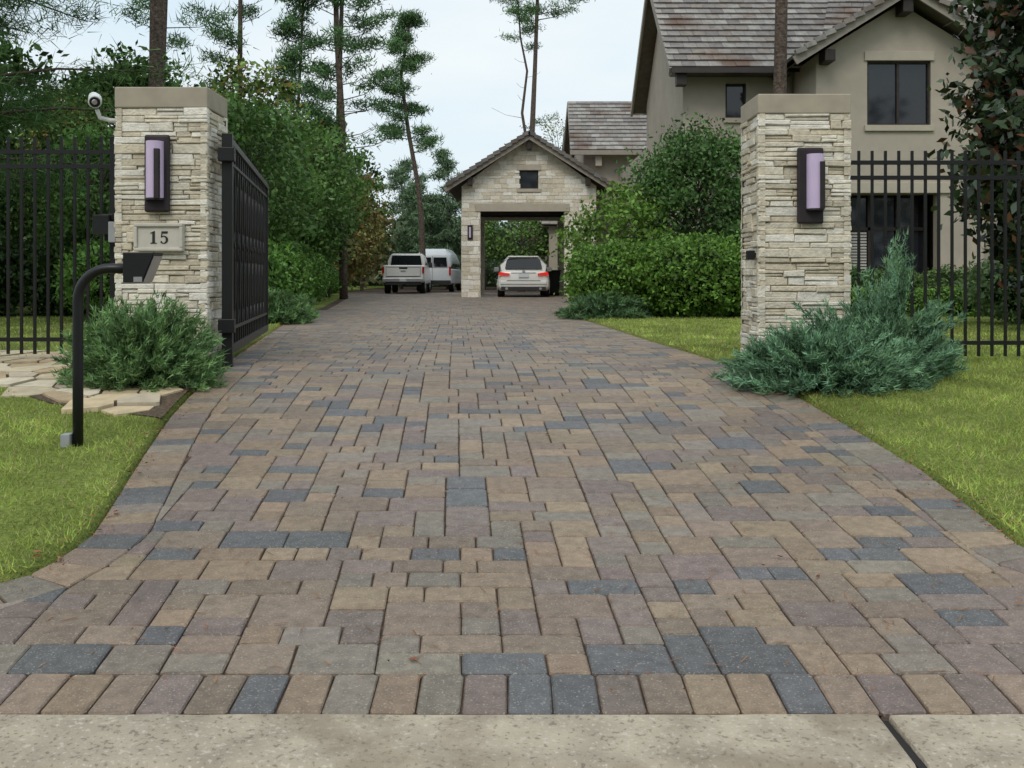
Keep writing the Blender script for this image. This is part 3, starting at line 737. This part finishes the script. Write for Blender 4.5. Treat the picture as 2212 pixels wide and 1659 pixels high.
# ---------------------------------------------------------------- roofs
TC=[(.235,.215,.20),(.275,.255,.235),(.195,.175,.165),(.30,.28,.26),(.225,.195,.17)]
def tile_roof(mb,el,er,rr,rl,course=.30,tw=.30):
    el,er,rr,rl=map(Vector,(el,er,rr,rl)); N=(er-el).cross(rl-el).normalized()
    S=max((rl-el).length,(rr-er).length); n=max(2,int(S/course))
    for j in range(n):
        t0=j/n; t1=min((j+1.25)/n,1)
        a0=el.lerp(rl,t0);b0=er.lerp(rr,t0);a1=el.lerp(rl,t1);b1=er.lerp(rr,t1)
        m=max(1,int((b0-a0).length/tw)); sh=.5/m if j%2 else 0
        for i in range(m+(1 if j%2 else 0)):
            s0=max(i/m-sh,0); s1=min((i+1)/m-sh,1)
            if s1-s0<.01/m: continue
            g=.012/m
            c=random.choice(TC);k=random.uniform(.88,1.1);c=tuple(v*k for v in c)
            q=[a0.lerp(b0,s0+g),a0.lerp(b0,s1-g),a1.lerp(b1,s1-g),a1.lerp(b1,s0+g)]
            hj=random.uniform(0,.012)
            up=[q[0]+N*(.075+hj),q[1]+N*(.075+hj),q[2]+N*.025,q[3]+N*.025]; lo=[q[0]+N*.015,q[1]+N*.015,q[2]+N*.005,q[3]+N*.005]
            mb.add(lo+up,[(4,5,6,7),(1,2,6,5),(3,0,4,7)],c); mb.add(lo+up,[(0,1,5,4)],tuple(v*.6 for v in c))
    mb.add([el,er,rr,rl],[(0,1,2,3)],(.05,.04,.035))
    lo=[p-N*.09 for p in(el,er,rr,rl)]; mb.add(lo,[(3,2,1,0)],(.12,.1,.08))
def wall_open(mb,x0,x1,z0,z1,y0,y1,ops):
    xs=sorted(set([x0,x1]+[v for o in ops for v in o[:2]])); zs=sorted(set([z0,z1]+[v for o in ops for v in o[2:4]]))
    for i in range(len(xs)-1):
        for j in range(len(zs)-1):
            cx=(xs[i]+xs[i+1])/2;cz=(zs[j]+zs[j+1])/2
            if any(o[0]<cx<o[1] and o[2]<cz<o[3] for o in ops): continue
            mb.box(xs[i],xs[i+1],y0,y1,zs[j],zs[j+1])
def window(e,x0,x1,z0,z1,y,mull=1,trim=True,name='window'):
    mb=MB(); mb.box(x0,x1,y+.12,y+.14,z0,z1); mb.finish(name+'_glass',m_glass,e)
    mb=MB(); t=.05
    mb.box(x0,x1,y+.06,y+.11,z1-t,z1);mb.box(x0,x1,y+.06,y+.11,z0,z0+t);mb.box(x0,x0+t,y+.06,y+.11,z0+t,z1-t);mb.box(x1-t,x1,y+.06,y+.11,z0+t,z1-t)
    for k in range(mull):
        xm=x0+(x1-x0)*(k+1)/(mull+1); mb.box(xm-.03,xm+.03,y+.065,y+.105,z0+t,z1-t)
    mb.finish(name+'_frame',m_wood,e)
    if trim:
        mb=MB(); mb.box(x0-.07,x1+.07,y-.05,y+.02,z1,z1+.22); mb.box(x0-.07,x1+.06,y-.07,y+.02,z0-.14,z0); mb.finish(name+'_trim',m_trim,e,bevel=.008)
def prism(mb,pts,y0,y1):
    n=len(pts); mb.add([(p[0],y0,p[1]) for p in pts]+[(p[0],y1,p[1]) for p in pts],[tuple(range(n)),tuple(range(2*n-1,n-1,-1))]+[(i,n+i,n+(i+1)%n,(i+1)%n) for i in range(n)])

# ---------------------------------------------------------------- main house
he=empty('stucco_house')
mb=MB()
wx0,wx1=7.17,11.12
wall_open(mb,wx0,wx1,-.1,6.0,24,24.3,[(8.37,9.87,4.35,5.87),(7.98,10.05,.0,2.75)])
prism(mb,[(wx0,6.0),(wx1,6.0),(9.15,7.22)],24,24.3)
mb.box(wx0,wx0+.3,24.3,26,-.1,6.0); mb.box(wx1-.3,wx1,24.3,27,-.1,6.0)
wall_open(mb,4.36,wx0,-.1,6.1,26,26.3,[(5.45,5.98,4.83,5.72)])
S=[(26.3,-.1),(33,-.1),(33,6.3),(29.4,9.0),(26.3,6.3)]
n=len(S); mb.add([(4.36,p[0],p[1]) for p in S]+[(4.66,p[0],p[1]) for p in S],[tuple(range(n-1,-1,-1)),tuple(range(n,2*n))]+[(i,(i+1)%n,n+(i+1)%n,n+i) for i in range(n)])
wall_open(mb,wx1,18,-.1,6.0,27,27.3,[(12.05,12.9,4.4,5.6),(13,15,.3,2.4)])
mb.finish('walls',m_stucco,he)
window(he,8.37,9.87,4.35,5.87,24,1,name='upper_window'); window(he,5.45,5.98,4.83,5.72,26,0,False,'small_window')
window(he,12.05,12.9,4.4,5.6,27,0,name='side_window'); window(he,13,15,.3,2.4,27,1,name='lower_window')
mb=MB(); mb.box(5.40,6.03,25.93,26.02,4.71,4.83); mb.finish('small_window_sill',m_trim,he)
mb=MB(); mb.box(7.98,10.05,24.75,24.8,.3,2.75); mb.finish('porch_glass',m_glass,he)
mb=MB()
for x in(7.98,8.62,9.3,9.97): mb.box(x,x+.08,24.68,24.75,.3,2.75)
mb.box(7.98,10.05,24.68,24.75,1.9,1.98); mb.finish('porch_frames',m_wood,he)
mb=MB()
for k in range(14): mb.box(8.08,8.58,24.645,24.665,.9+k*.07,.945+k*.07)
mb.finish('window_blind',m_blind,he)
mb=MB(); mb.box(7.7,10.35,23.93,24.02,2.75,3.0); mb.box(7.4,10.7,23.2,24,-.05,.12); mb.finish('porch_header',m_trim,he,bevel=.01)
mb=MB(); mb.box(7.98,10.05,24.3,24.68,2.75,2.78); mb.box(7.98,8.0,24.3,24.68,0,2.75); mb.finish('porch_soffit',m_fascia,he)
mb=MB()
tile_roof(mb,(3.9,25.3,5.95),(18.6,25.3,5.95),(18.6,29.4,9.35),(3.9,29.4,9.35),.32,.33)
tile_roof(mb,(18.6,33.5,6.2),(3.9,33.5,6.2),(3.9,29.4,9.35),(18.6,29.4,9.35),.5,.6)
tile_roof(mb,(6.55,28,5.85),(6.55,23.4,5.85),(9.15,23.4,7.50),(9.15,28,7.50),.32,.33)
tile_roof(mb,(11.75,23.4,5.85),(11.75,28,5.85),(9.15,28,7.50),(9.15,23.4,7.50),.32,.33)
tile_roof(mb,(4.9,25.2,3.15),(7.15,25.2,3.15),(7.15,26,3.75),(4.9,26,3.75),.3,.3)
tile_roof(mb,(8.0,26.4,6.85),(18.6,26.4,6.85),(18.6,31,10.8),(9.9,31,10.8),.32,.33)
for sx_,x1 in((-1,6.5),(1,11.8)):
    for i in range(12):
        t0=i/12;t1=(i+1.1)/12
        p0=Vector((x1+(9.15-x1)*t0,23.36,5.90+1.64*t0)); p1=Vector((x1+(9.15-x1)*t1,23.36,5.90+1.64*t1-.03))
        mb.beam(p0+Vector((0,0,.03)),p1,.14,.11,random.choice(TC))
mb.finish('roof_tiles',m_tile,he)
mb=MB()
mb.beam((6.5,23.42,5.75),(9.15,23.42,7.40),.05,.2); mb.beam((11.8,23.42,5.75),(9.15,23.42,7.40),.051,.2)
mb.beam((3.93,25.3,5.87),(3.93,29.4,9.27),.06,.22); mb.beam((3.93,33.5,6.12),(3.93,29.4,9.27),.061,.22)
mb.finish('barge_boards',m_fascia,he)
mb=MB(); mb.box(3.95,6.6,25.18,25.30,5.83,5.96); mb.box(4.0,7.0,25.3,25.9,5.86,5.89); mb.box(4.9,7.15,25.1,25.2,3.05,3.17); mb.finish('gutter',m_gutter,he)
mb=MB()
for x,z in((7.35,6.12),(10.95,6.12)): mb.box(x-.12,x+.12,23.5,24,z-.35,z-.08); 
mb.box(9.03,9.27,23.5,24,6.9,7.2); mb.box(4.1,4.35,25.3,25.6,5.55,5.85); mb.finish('roof_brackets',m_wood,he,bevel=.01)
mb=MB(); mb.box(3.97,4.36,26.5,27.0,.0,.1); mb.box(6.98,7.08,25.86,25.96,0,5.85); mb.finish('downpipe',m_fascia,he)
# rear wing, seen behind and above the carport roof
mb=MB()
wall_open(mb,2.95,8.0,-.1,5.95,42,42.3,[(4.4,5.4,3.3,4.5)])
mb.box(2.95,3.25,42.3,49,-.1,5.95); mb.box(4.4,4.66,33,42,-.1,5.0)
mb.finish('wing_walls',m_stucco,he); window(he,4.4,5.4,3.3,4.5,42,1,False,'wing_window')
mb=MB(); tile_roof(mb,(2.35,41.3,5.9),(8.2,41.3,5.9),(8.2,45.5,8.6),(2.5,45.5,8.6),.36,.36); tile_roof(mb,(8.2,49.6,5.9),(2.35,49.6,5.9),(2.5,45.5,8.6),(8.2,45.5,8.6),.5,.6)
mb.finish('wing_roof',m_tile,he)
mb=MB(); mb.box(2.35,8.1,41.16,41.3,5.72,5.9); mb.beam((2.40,41.3,5.8),(2.5,45.5,8.5),.06,.24); mb.beam((2.40,49.6,5.8),(2.5,45.5,8.5),.061,.24)
mb.finish('wing_gutter',m_fascia,he)
mb=MB()
S=[(42.3,5.95),(49,5.95),(45.5,8.4)]
mb.add([(2.95,p[0],p[1]) for p in S]+[(3.2,p[0],p[1]) for p in S],[(2,1,0),(3,4,5),(0,1,4,3),(1,2,5,4),(2,0,3,5)]); mb.box(3.4,3.65,41.4,42,5.3,5.7); mb.finish('wing_gable',m_stucco,he)
mb=MB(); mb.box(4.67,17.9,26.6,32.7,-.05,.05); mb.box(7.3,11,26.4,26.6,0,5.9); mb.box(4.7,4.8,26.4,32,0,5.9); mb.finish('interior',m_wood,he)

# ---------------------------------------------------------------- carport (porte-cochere)
ce=empty('stone_carport'); gy=39.0; ax=.65
mb=MB()
def tri(x): return 4.25+ (6.12-4.25)*(1-abs(x-ax)/2.58)
wl,wr=-1.93,3.23
def cfront(y0,y1):
    mb.box(wl,-1.22,y0,y1,-.1,3.28); mb.box(2.02,wr,y0,y1,-.1,3.28)
    wall_open(mb,wl,wr,3.28,4.25,y0,y1,[(.28,1.01,4.15,4.25)])
    prism(mb,[(wl,4.25),(.28,4.25),(.28,tri(.28))],y0,y1)
    prism(mb,[(1.01,4.25),(wr,4.25),(1.01,tri(1.01))],y0,y1)
    prism(mb,[(.28,4.86),(1.01,4.86),(1.01,tri(1.01)),(ax,tri(ax)),(.28,tri(.28))],y0,y1)
cfront(gy,gy+.5); cfront(45.0,45.4)
mb.finish('walls',M('mortar_light',(.60,.56,.47),rough=.95),ce)
mb=MB(); z=-.02
def cstone():
    c=random.choice(SC); k=random.uniform(1.0,1.16); return (c[0]*k,c[1]*k*1.01,c[2]*k*1.05)
while z<6.2:
    h=random.uniform(.10,.22); x=wl
    while x<wr:
        l=random.uniform(.18,.5)
        if wr-x-l<.15:l=wr-x
        cx=x+l/2; cz=z+h/2
        blocked=(-1.22<cx<2.02 and cz<3.6) or (.2<cx<1.09 and 4.05<cz<5.0) or z+h>tri(cx-l/2)-.0 or z+h>tri(cx+l/2) 
        if -1.22<x+l and x<-1.22 and cz<3.6: l=-1.22-x; cx=x+l/2; blocked=False
        if x<2.02<x+l and cz<3.6: 
            l2=x+l-2.02; cx=2.02+l2/2; mb.slab((cx,gy,cz),(1,0,0),(0,0,1),(0,-1,0),l2/2-.004,h/2-.004,.02,.01,.008,cstone()); x+=l; continue
        if not blocked and l>.05:
            mb.slab((cx,gy,cz),(1,0,0),(0,0,1),(0,-1,0),l/2-.004,h/2-.004,random.uniform(.012,.03),.01,.008,cstone())
        x+=l
    z+=h
for (xx,nn) in((-1.22,1),(2.02,-1),(wl,-1)):
    z=0
    while z<3.2:
        h=random.uniform(.14,.3)
        mb.slab((xx,gy+.25,z+h/2),(0,nn,0),(0,0,1),(nn,0,0),.24,h/2-.006,.015,.01,.006,cstone()); z+=h
mb.finish('stone_facing',m_stone,ce)
mb=MB(); mb.box(-1.40,2.2,gy-.06,gy+.52,3.28,3.58); mb.box(.18,1.11,gy-.05,gy+.02,4.86,5.06); mb.box(.18,1.11,gy-.06,gy+.02,4.02,4.15); mb.finish('lintels',m_trim,ce,bevel=.01)
window(ce,.28,1.01,4.15,4.86,gy,0,False,'gable_window')
mb=MB(); ey=38.5
tile_roof(mb,(-2.5,45.9,4.2),(-2.5,ey,4.2),(ax,ey,6.22),(ax,45.9,6.22),.32,.33)
tile_roof(mb,(3.8,ey,4.2),(3.8,45.9,4.2),(ax,45.9,6.22),(ax,ey,6.22),.32,.33)
for sx_,x1 in((-1,-2.5),(1,3.8)):
    m=14
    for i in range(m):
        t0=i/m;t1=(i+1.1)/m
        p0=Vector((x1+(ax-x1)*t0,ey-.03,4.24+2.02*t0)); p1=Vector((x1+(ax-x1)*t1,ey-.03,4.24+2.02*t1-.03))
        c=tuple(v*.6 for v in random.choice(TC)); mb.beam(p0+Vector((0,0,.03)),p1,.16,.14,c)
mb.finish('roof_tiles',m_tile,ce)
mb=MB(); mb.beam((-2.55,ey+.02,4.06),(ax,ey+.02,6.08),.05,.17); mb.beam((3.85,ey+.02,4.06),(ax,ey+.02,6.08),.051,.17); mb.finish('barge_boards',m_fascia,ce)
mb=MB()
for x,z in((-1.6,4.42),(2.9,4.42),(ax,5.78)): mb.box(x-.09,x+.09,ey+.08,gy,z-.16,z+.14)
mb.box(wl,2.9,gy+.55,44.95,3.55,3.60)
for k in range(6): mb.box(wl,2.45,gy+1+k,gy+1.12+k,3.40,3.55)
mb.finish('timber',m_wood,ce,bevel=.01)
mb=MB(); mb.box(2.5,2.9,gy+.5,45,-.1,3.4); mb.box(-1.93,-1.5,44.5,45,-.1,3.28); mb.finish('side_wall',m_stucco,ce)
e2=empty('wall_lamp'); mb=MB(); mb.box(-1.70,-1.50,gy-.06,gy-.03,2.2,2.75); mb.finish('back_plate',m_bronze,e2); mb=MB(); mb.box(-1.64,-1.57,gy-.12,gy-.06,2.28,2.68); mb.finish('shade',m_lamp,e2)
ge2=empty('garage_building'); mb=MB(); wall_open(mb,1.9,9.5,-.1,3.4,52,52.3,[(4,7,0,2.4)]); mb.box(1.9,2.2,52.3,58,-.1,3.4); mb.finish('walls',m_stucco,ge2)
mb=MB(); mb.box(4,7,52.15,52.2,0,2.4); [mb.box(4,7,52.12,52.15,z,z+.03) for z in(.6,1.2,1.8)]; mb.finish('garage_door',m_wood,ge2)
mb=MB(); tile_roof(mb,(1.5,51.6,3.4),(9.9,51.6,3.4),(9.9,55,5.2),(1.5,55,5.2),.4,.4); mb.finish('roof',m_tile,ge2)
be=empty('trash_bin'); mb=MB(); mb.loft([[(x,y,0.05) for x,y in((1.5,42.2),(1.95,42.2),(1.95,42.75),(1.5,42.75))],[(x,y,1.0) for x,y in((1.44,42.1),(2.0,42.1),(2.0,42.8),(1.44,42.8))]]); mb.box(1.41,2.03,42.05,42.85,1.0,1.06); mb.tube([(1.46,42.8,.13),(1.99,42.8,.13)],.13,12); mb.finish('bin',m_black,be,bevel=.02)

# ---------------------------------------------------------------- vehicles
m_carw=M('car_paint_white',(.76,.755,.73),rough=.22,nvar=.02,spec=.6)
m_cars=M('car_paint_silver_white',(.62,.64,.66),rough=.25,nvar=.02,spec=.6)
m_cglass=M('car_glass',(.012,.014,.016),rough=.05,nvar=0,spec=.6)
m_tyre=M('tyre',(.014,.014,.014),rough=.85,nvar=.1)
m_red=M('tail_lamp',(.42,.012,.012),rough=.2,nvar=0)
m_redlit=M('tail_lamp_lit',(.5,.015,.012),rough=.2,nvar=0,emit=((1,.03,.02),.4))
m_plate=M('number_plate',(.62,.64,.68),rough=.4,nvar=.02)
m_dplas=M('dark_plastic',(.03,.03,.032),rough=.6,nvar=.1)
def ring(y,w,zb,zt,r,wt=None):
    wt=w if wt is None else wt
    return [(-w+r,y,zb),(w-r,y,zb),(w,y,zb+r),((w*.99+.01),y,(zb+zt)/2),(wt,y,zt-r),(wt-r,y,zt),(-wt+r,y,zt),(-wt,y,zt-r),(-(w*.99+.01),y,(zb+zt)/2),(-w,y,zb+r)]
def wheels(e,ysx,x,r,w):
    for i,yv in enumerate(ysx):
        for sg in(-1,1):
            mb=MB(); a=sg*x; b=sg*(x-w)
            mb.tube([(a,yv,r),(b,yv,r)],r,24); mb.finish('tyre_%d'%(i*2+(sg>0)),m_tyre,e,bevel=.03)
            mb=MB(); mb.tube([(a+sg*.006,yv,r),(a-sg*.03,yv,r)],r*.62,16)
            for k in range(5):
                t=k*2*math.pi/5; mb.beam((a+sg*.012,yv,r),(a+sg*.012,yv+math.cos(t)*r*.6,r+math.sin(t)*r*.6),.03,.05)
            mb.finish('rim_%d'%(i*2+(sg>0)),m_metal,e)
def panel(e,name,pts,mat,th=.008):
    p=[Vector(q) for q in pts]; N=(p[1]-p[0]).cross(p[2]-p[0]).normalized()*th; n=len(p)
    mb=MB(); mb.add([q for q in p]+[q+N for q in p],[tuple(range(n-1,-1,-1)),tuple(range(n,2*n))]+[(i,(i+1)%n,n+(i+1)%n,n+i) for i in range(n)]); return mb.finish(name,mat,e)
ve=empty('parked_car',(.44,38.7,.003),0); ve.scale=(1.07,1,1)
mb=MB(); mb.loft([ring(0,.78,.42,.92,.1),ring(.05,.88,.30,.99,.1,.84),ring(.35,.94,.24,1.02,.1,.88),ring(1.2,.95,.22,1.0,.1,.9),ring(3.4,.95,.22,.98,.1,.9),ring(4.2,.92,.25,.88,.12,.8),ring(4.68,.75,.32,.68,.1)])
mb.finish('body',m_carw,ve,smooth=True,bevel=.02)
mb=MB(); mb.loft([ring(.10,.76,.9,.98,.03,.70),ring(.30,.80,.9,1.30,.06,.62),ring(.42,.82,.9,1.53,.08,.58),ring(1.1,.84,.9,1.60,.08,.62),ring(2.3,.84,.9,1.60,.08,.62),ring(2.9,.82,.9,1.50,.08,.6),ring(3.7,.75,.88,.95,.03,.68)])
mb.finish('cabin',m_carw,ve,smooth=True,bevel=.02)
panel(ve,'rear_window',[(-.66,.085,1.08),(.66,.085,1.08),(.60,.30,1.40),(.52,.36,1.47),(-.52,.36,1.47),(-.60,.30,1.40)],m_cglass,.03)
for sg in(-1,1):
    pts=[(sg*.835,.7,1.05),(sg*.835,2.9,1.03),(sg*.70,2.5,1.42),(sg*.70,.8,1.45)]
    panel(ve,'side_window',pts if sg>0 else pts[::-1],m_cglass,.03)
    panel(ve,'tail_lamp',[(sg*.89,-.0,.84),(sg*.50,-.03,.85),(sg*.50,-.03,.905),(sg*.86,0,.965)][::(1 if sg<0 else -1)],m_redlit,.05)
    mb=MB(); mb.loft([ring(2.75,.09,1.0,1.14,.03),ring(2.87,.1,.98,1.16,.03)]); o=mb.finish('mirror',m_carw,ve,bevel=.01); o.location=(sg*1.0,0,0)
    mb=MB(); mb.tube([(sg*.6,-.03,.33),(sg*.6,.06,.33)],.05,10); mb.finish('exhaust',m_metal,ve)
panel(ve,'number_plate',[(-.18,-.035,.76),(.18,-.035,.76),(.18,-.035,.9),(-.18,-.035,.9)],m_plate,.01)
mb=MB(); mb.box(-.8,.8,-.02,.1,.27,.40); mb.box(-.6,.6,-.045,-.03,.62,.64); mb.finish('diffuser',m_dplas,ve,bevel=.005)
mb=MB(); mb.box(-.82,.82,-.035,.05,.50,.62); mb.box(-.55,.55,.3,.55,1.53,1.56); mb.finish('bumper',m_carw,ve,bevel=.02)
mb=MB(); mb.tube([(0,.02,1.0),(0,-.015,1.0)],.05,14); mb.box(-.45,.45,-.02,.03,.925,.94); mb.finish('badge_and_trim',m_metal,ve)
wheels(ve,(.85,3.75),.93,.345,.24)
te=empty('pickup_truck',(-4.98,46.6,0),math.radians(1)); te.scale=(.95,.95,.95)
mb=MB()
mb.loft([ring(0,.95,.62,1.36,.05),ring(.06,.99,.55,1.38,.06),ring(1.75,1.0,.5,1.38,.06)],cap=True)
mb.loft([ring(1.76,1.0,.45,1.36,.06),ring(4.0,1.0,.45,1.34,.06),ring(4.3,1.0,.45,1.30,.08),ring(5.6,.97,.5,1.22,.12),ring(5.85,.9,.55,1.1,.1)])
mb.finish('body',m_carw,te,smooth=False,bevel=.025)
mb=MB(); mb.loft([ring(1.78,.92,1.3,1.95,.08,.80),ring(2.0,.94,1.3,1.98,.08,.82),ring(3.2,.94,1.3,1.98,.08,.82),ring(4.1,.86,1.28,1.38,.03,.8)]); mb.finish('cab',m_carw,te,smooth=True,bevel=.02)
panel(te,'rear_window',[(-.78,1.755,1.40),(.78,1.755,1.40),(.70,1.755,1.88),(-.70,1.755,1.88)],m_cglass,.02)
for sg in(-1,1):
    pts=[(sg*.935,2.0,1.42),(sg*.935,3.7,1.40),(sg*.83,3.2,1.84),(sg*.83,2.1,1.86)]
    panel(te,'side_window',pts if sg>0 else pts[::-1],m_cglass,.03)
    mb=MB(); mb.box(sg*.96-.05,sg*.96+.05,-.02,.09,.98,1.30); mb.finish('tail_lamp',m_red,te,bevel=.01)
    mb=MB(); mb.box(sg*1.08-.09,sg*1.08+.09,3.75,3.88,1.3,1.55); mb.finish('mirror',m_dplas,te,bevel=.02)
mb=MB(); mb.box(-.98,.98,-.16,-.02,.58,.75); mb.finish('bumper',m_metal,te,bevel=.02)
mb=MB(); mb.box(-.85,.85,-.1,.4,.44,.57); mb.box(-.08,.08,-.2,0,.46,.56); mb.box(-.2,.2,-.012,.0,1.2,1.27); mb.finish('hitch',m_dplas,te)
mb=MB(); mb.box(-.8,.8,-.008,.004,.82,.86); mb.box(-.8,.8,-.008,.004,1.28,1.30); mb.box(-.83,-.815,-.008,.004,.8,1.33); mb.box(.815,.83,-.008,.004,.8,1.33); mb.finish('tailgate_lines',m_dplas,te)
mb=MB(); mb.box(-.12,.12,-.006,.0,1.05,1.13); mb.finish('badge',m_metal,te)
panel(te,'number_plate',[(-.16,-.165,.60),(.16,-.165,.60),(.16,-.165,.73),(-.16,-.165,.73)],m_plate,.01)
wheels(te,(1.1,4.75),.99,.40,.27)
ne=empty('passenger_van',(-4.12,52.6,0),math.radians(-4))
mb=MB(); mb.loft([ring(0,.95,.45,1.2,.08),ring(.08,1.0,.38,1.22,.08),ring(4.2,1.0,.38,1.2,.08),ring(5.2,.95,.42,1.1,.1),ring(5.5,.85,.5,.95,.1)])
mb.loft([ring(.02,.95,1.15,1.9,.1,.84),ring(.2,.98,1.15,2.08,.2,.86),ring(.6,.98,1.15,2.24,.25,.84),ring(3.2,.98,1.15,2.24,.25,.84),ring(3.9,.96,1.15,1.95,.15,.82),ring(4.6,.9,1.12,1.22,.03,.85)])
mb.finish('body',m_cars,ne,smooth=True,bevel=.02)
for sg in(-1,1):
    a,b=(sg*.06,sg*.78)
    pts=[(a,-.01,1.3),(b,-.01,1.3),(b*.94,.02,1.78),(a,.02,1.78)]
    panel(ne,'rear_window',pts if sg>0 else pts[::-1],m_cglass,.02)
    mb=MB(); mb.box(sg*.92-.05,sg*.92+.05,-.03,.06,.85,1.3); mb.finish('tail_lamp',m_red,ne,bevel=.01)
    for (y0,y1) in((.5,1.5),(1.65,2.6),(2.75,3.6)):
        pts=[(sg*.985,y0,1.28),(sg*.985,y1,1.28),(sg*.90,y1,1.74),(sg*.90,y0,1.74)]
        panel(ne,'side_window',pts if sg>0 else pts[::-1],m_cglass,.03)
mb=MB(); mb.box(-.96,.96,-.12,.02,.42,.6); mb.box(-.01,.01,-.012,.01,.62,1.85); mb.finish('bumper',m_dplas,ne,bevel=.01)
panel(ne,'number_plate',[(-.5,-.025,.85),(-.2,-.025,.85),(-.2,-.025,1.0),(-.5,-.025,1.0)],m_plate,.01)
wheels(ne,(1.2,4.4),.98,.37,.25)

# ---------------------------------------------------------------- fallen leaves and debris
n=4200; y=3.2+rng.uniform(0,1,n)**1.6*18; x=rng.uniform(-3.5,4,n)
edge=rng.random(n)<.74; x[edge]=np.where(rng.random(edge.sum())<.5,XL(y[edge]),XR(y[edge]))+rng.normal(size=edge.sum())*.05
P=np.stack([x,y,G(y)+np.where((x<XL(y)-.02)|(x>XR(y)+.02),.035,.006)],1)
c=jcol((.26,.12,.06),n,.45,.2)
V=leaves(P,np.where(rng.random(n)<.12,.036,.012),c,.5,flat=.92).reshape(-1,4,3); V[...,2]=P[:,2][:,None]+rng.uniform(0,.010,V.shape[:2]); mesh_np('fallen_leaves',V.reshape(-1,3),4,c,m_fleaf)
# loose pine straw lying on the paving
n=900; y=3.3+rng.uniform(0,1,n)**1.4*14; x=rng.uniform(-2.6,2.4,n); k=(x>XL(y))&(x<XR(y)); x=x[k];y=y[k];n=len(x)
a=rng.uniform(0,2*np.pi,n); P=np.stack([x,y,G(y)+.006],1); Q=P+np.stack([np.cos(a)*.05,np.sin(a)*.05,np.zeros(n)],1)*rng.uniform(.5,1.3,(n,1)); Q[:,2]=G(Q[:,1])+.007
W_=np.stack([-np.sin(a)*.0016,np.cos(a)*.0016,np.zeros(n)],1)
mesh_np('pine_straw',np.stack([P-W_,P+W_,Q+W_,Q-W_],1).reshape(-1,3),4,jcol((.28,.13,.06),n,.4),m_fleaf)

# ---------------------------------------------------------------- world / light / camera
w=bpy.data.worlds.new('World'); scene.world=w; w.use_nodes=True; nt=w.node_tree; bg=nt.nodes['Background']
sk=nt.nodes.new('ShaderNodeTexSky'); sk.sky_type='NISHITA'; sk.sun_disc=False; sk.sun_elevation=math.radians(48); sk.sun_rotation=math.radians(200); sk.air_density=1.5; sk.dust_density=3
tc=nt.nodes.new('ShaderNodeTexCoord'); mp=nt.nodes.new('ShaderNodeMapping'); mp.inputs['Scale'].default_value=(1,1,3.2); nt.links.new(tc.outputs['Generated'],mp.inputs['Vector'])
no=nt.nodes.new('ShaderNodeTexNoise'); no.inputs['Scale'].default_value=2.2; no.inputs['Detail'].default_value=5; nt.links.new(mp.outputs[0],no.inputs['Vector'])
cr=nt.nodes.new('ShaderNodeValToRGB'); cr.color_ramp.elements[0].position=.35; cr.color_ramp.elements[0].color=(5.9,7.1,7.9,1); cr.color_ramp.elements[1].position=.65; cr.color_ramp.elements[1].color=(7.4,7.9,8.1,1)
nt.links.new(no.outputs['Fac'],cr.inputs[0])
mx=nt.nodes.new('ShaderNodeMixRGB'); mx.inputs[0].default_value=.93; nt.links.new(sk.outputs[0],mx.inputs[1]); nt.links.new(cr.outputs[0],mx.inputs[2])
nt.links.new(mx.outputs[0],bg.inputs['Color']); bg.inputs['Strength'].default_value=.125
sd=bpy.data.lights.new('sun','SUN'); sd.energy=1.3; sd.angle=math.radians(25); sd.color=(1,.94,.85); so=bpy.data.objects.new('sun',sd); link(so)
el,az=math.radians(48),math.radians(200)
d=Vector((math.sin(az)*math.cos(el),math.cos(az)*math.cos(el),math.sin(el))); so.rotation_euler=d.to_track_quat('Z','Y').to_euler(); so.location=d*50
cam=bpy.data.cameras.new('camera'); co=bpy.data.objects.new('camera',cam); link(co)
co.location=(0,0,.78); co.rotation_euler=(math.radians(90),0,0); cam.sensor_width=36; cam.lens=35.8; cam.shift_y=-.1047; cam.clip_start=.05; cam.clip_end=3000
scene.camera=co
scene.view_settings.view_transform='Standard'; scene.view_settings.look='None'; scene.view_settings.exposure=0
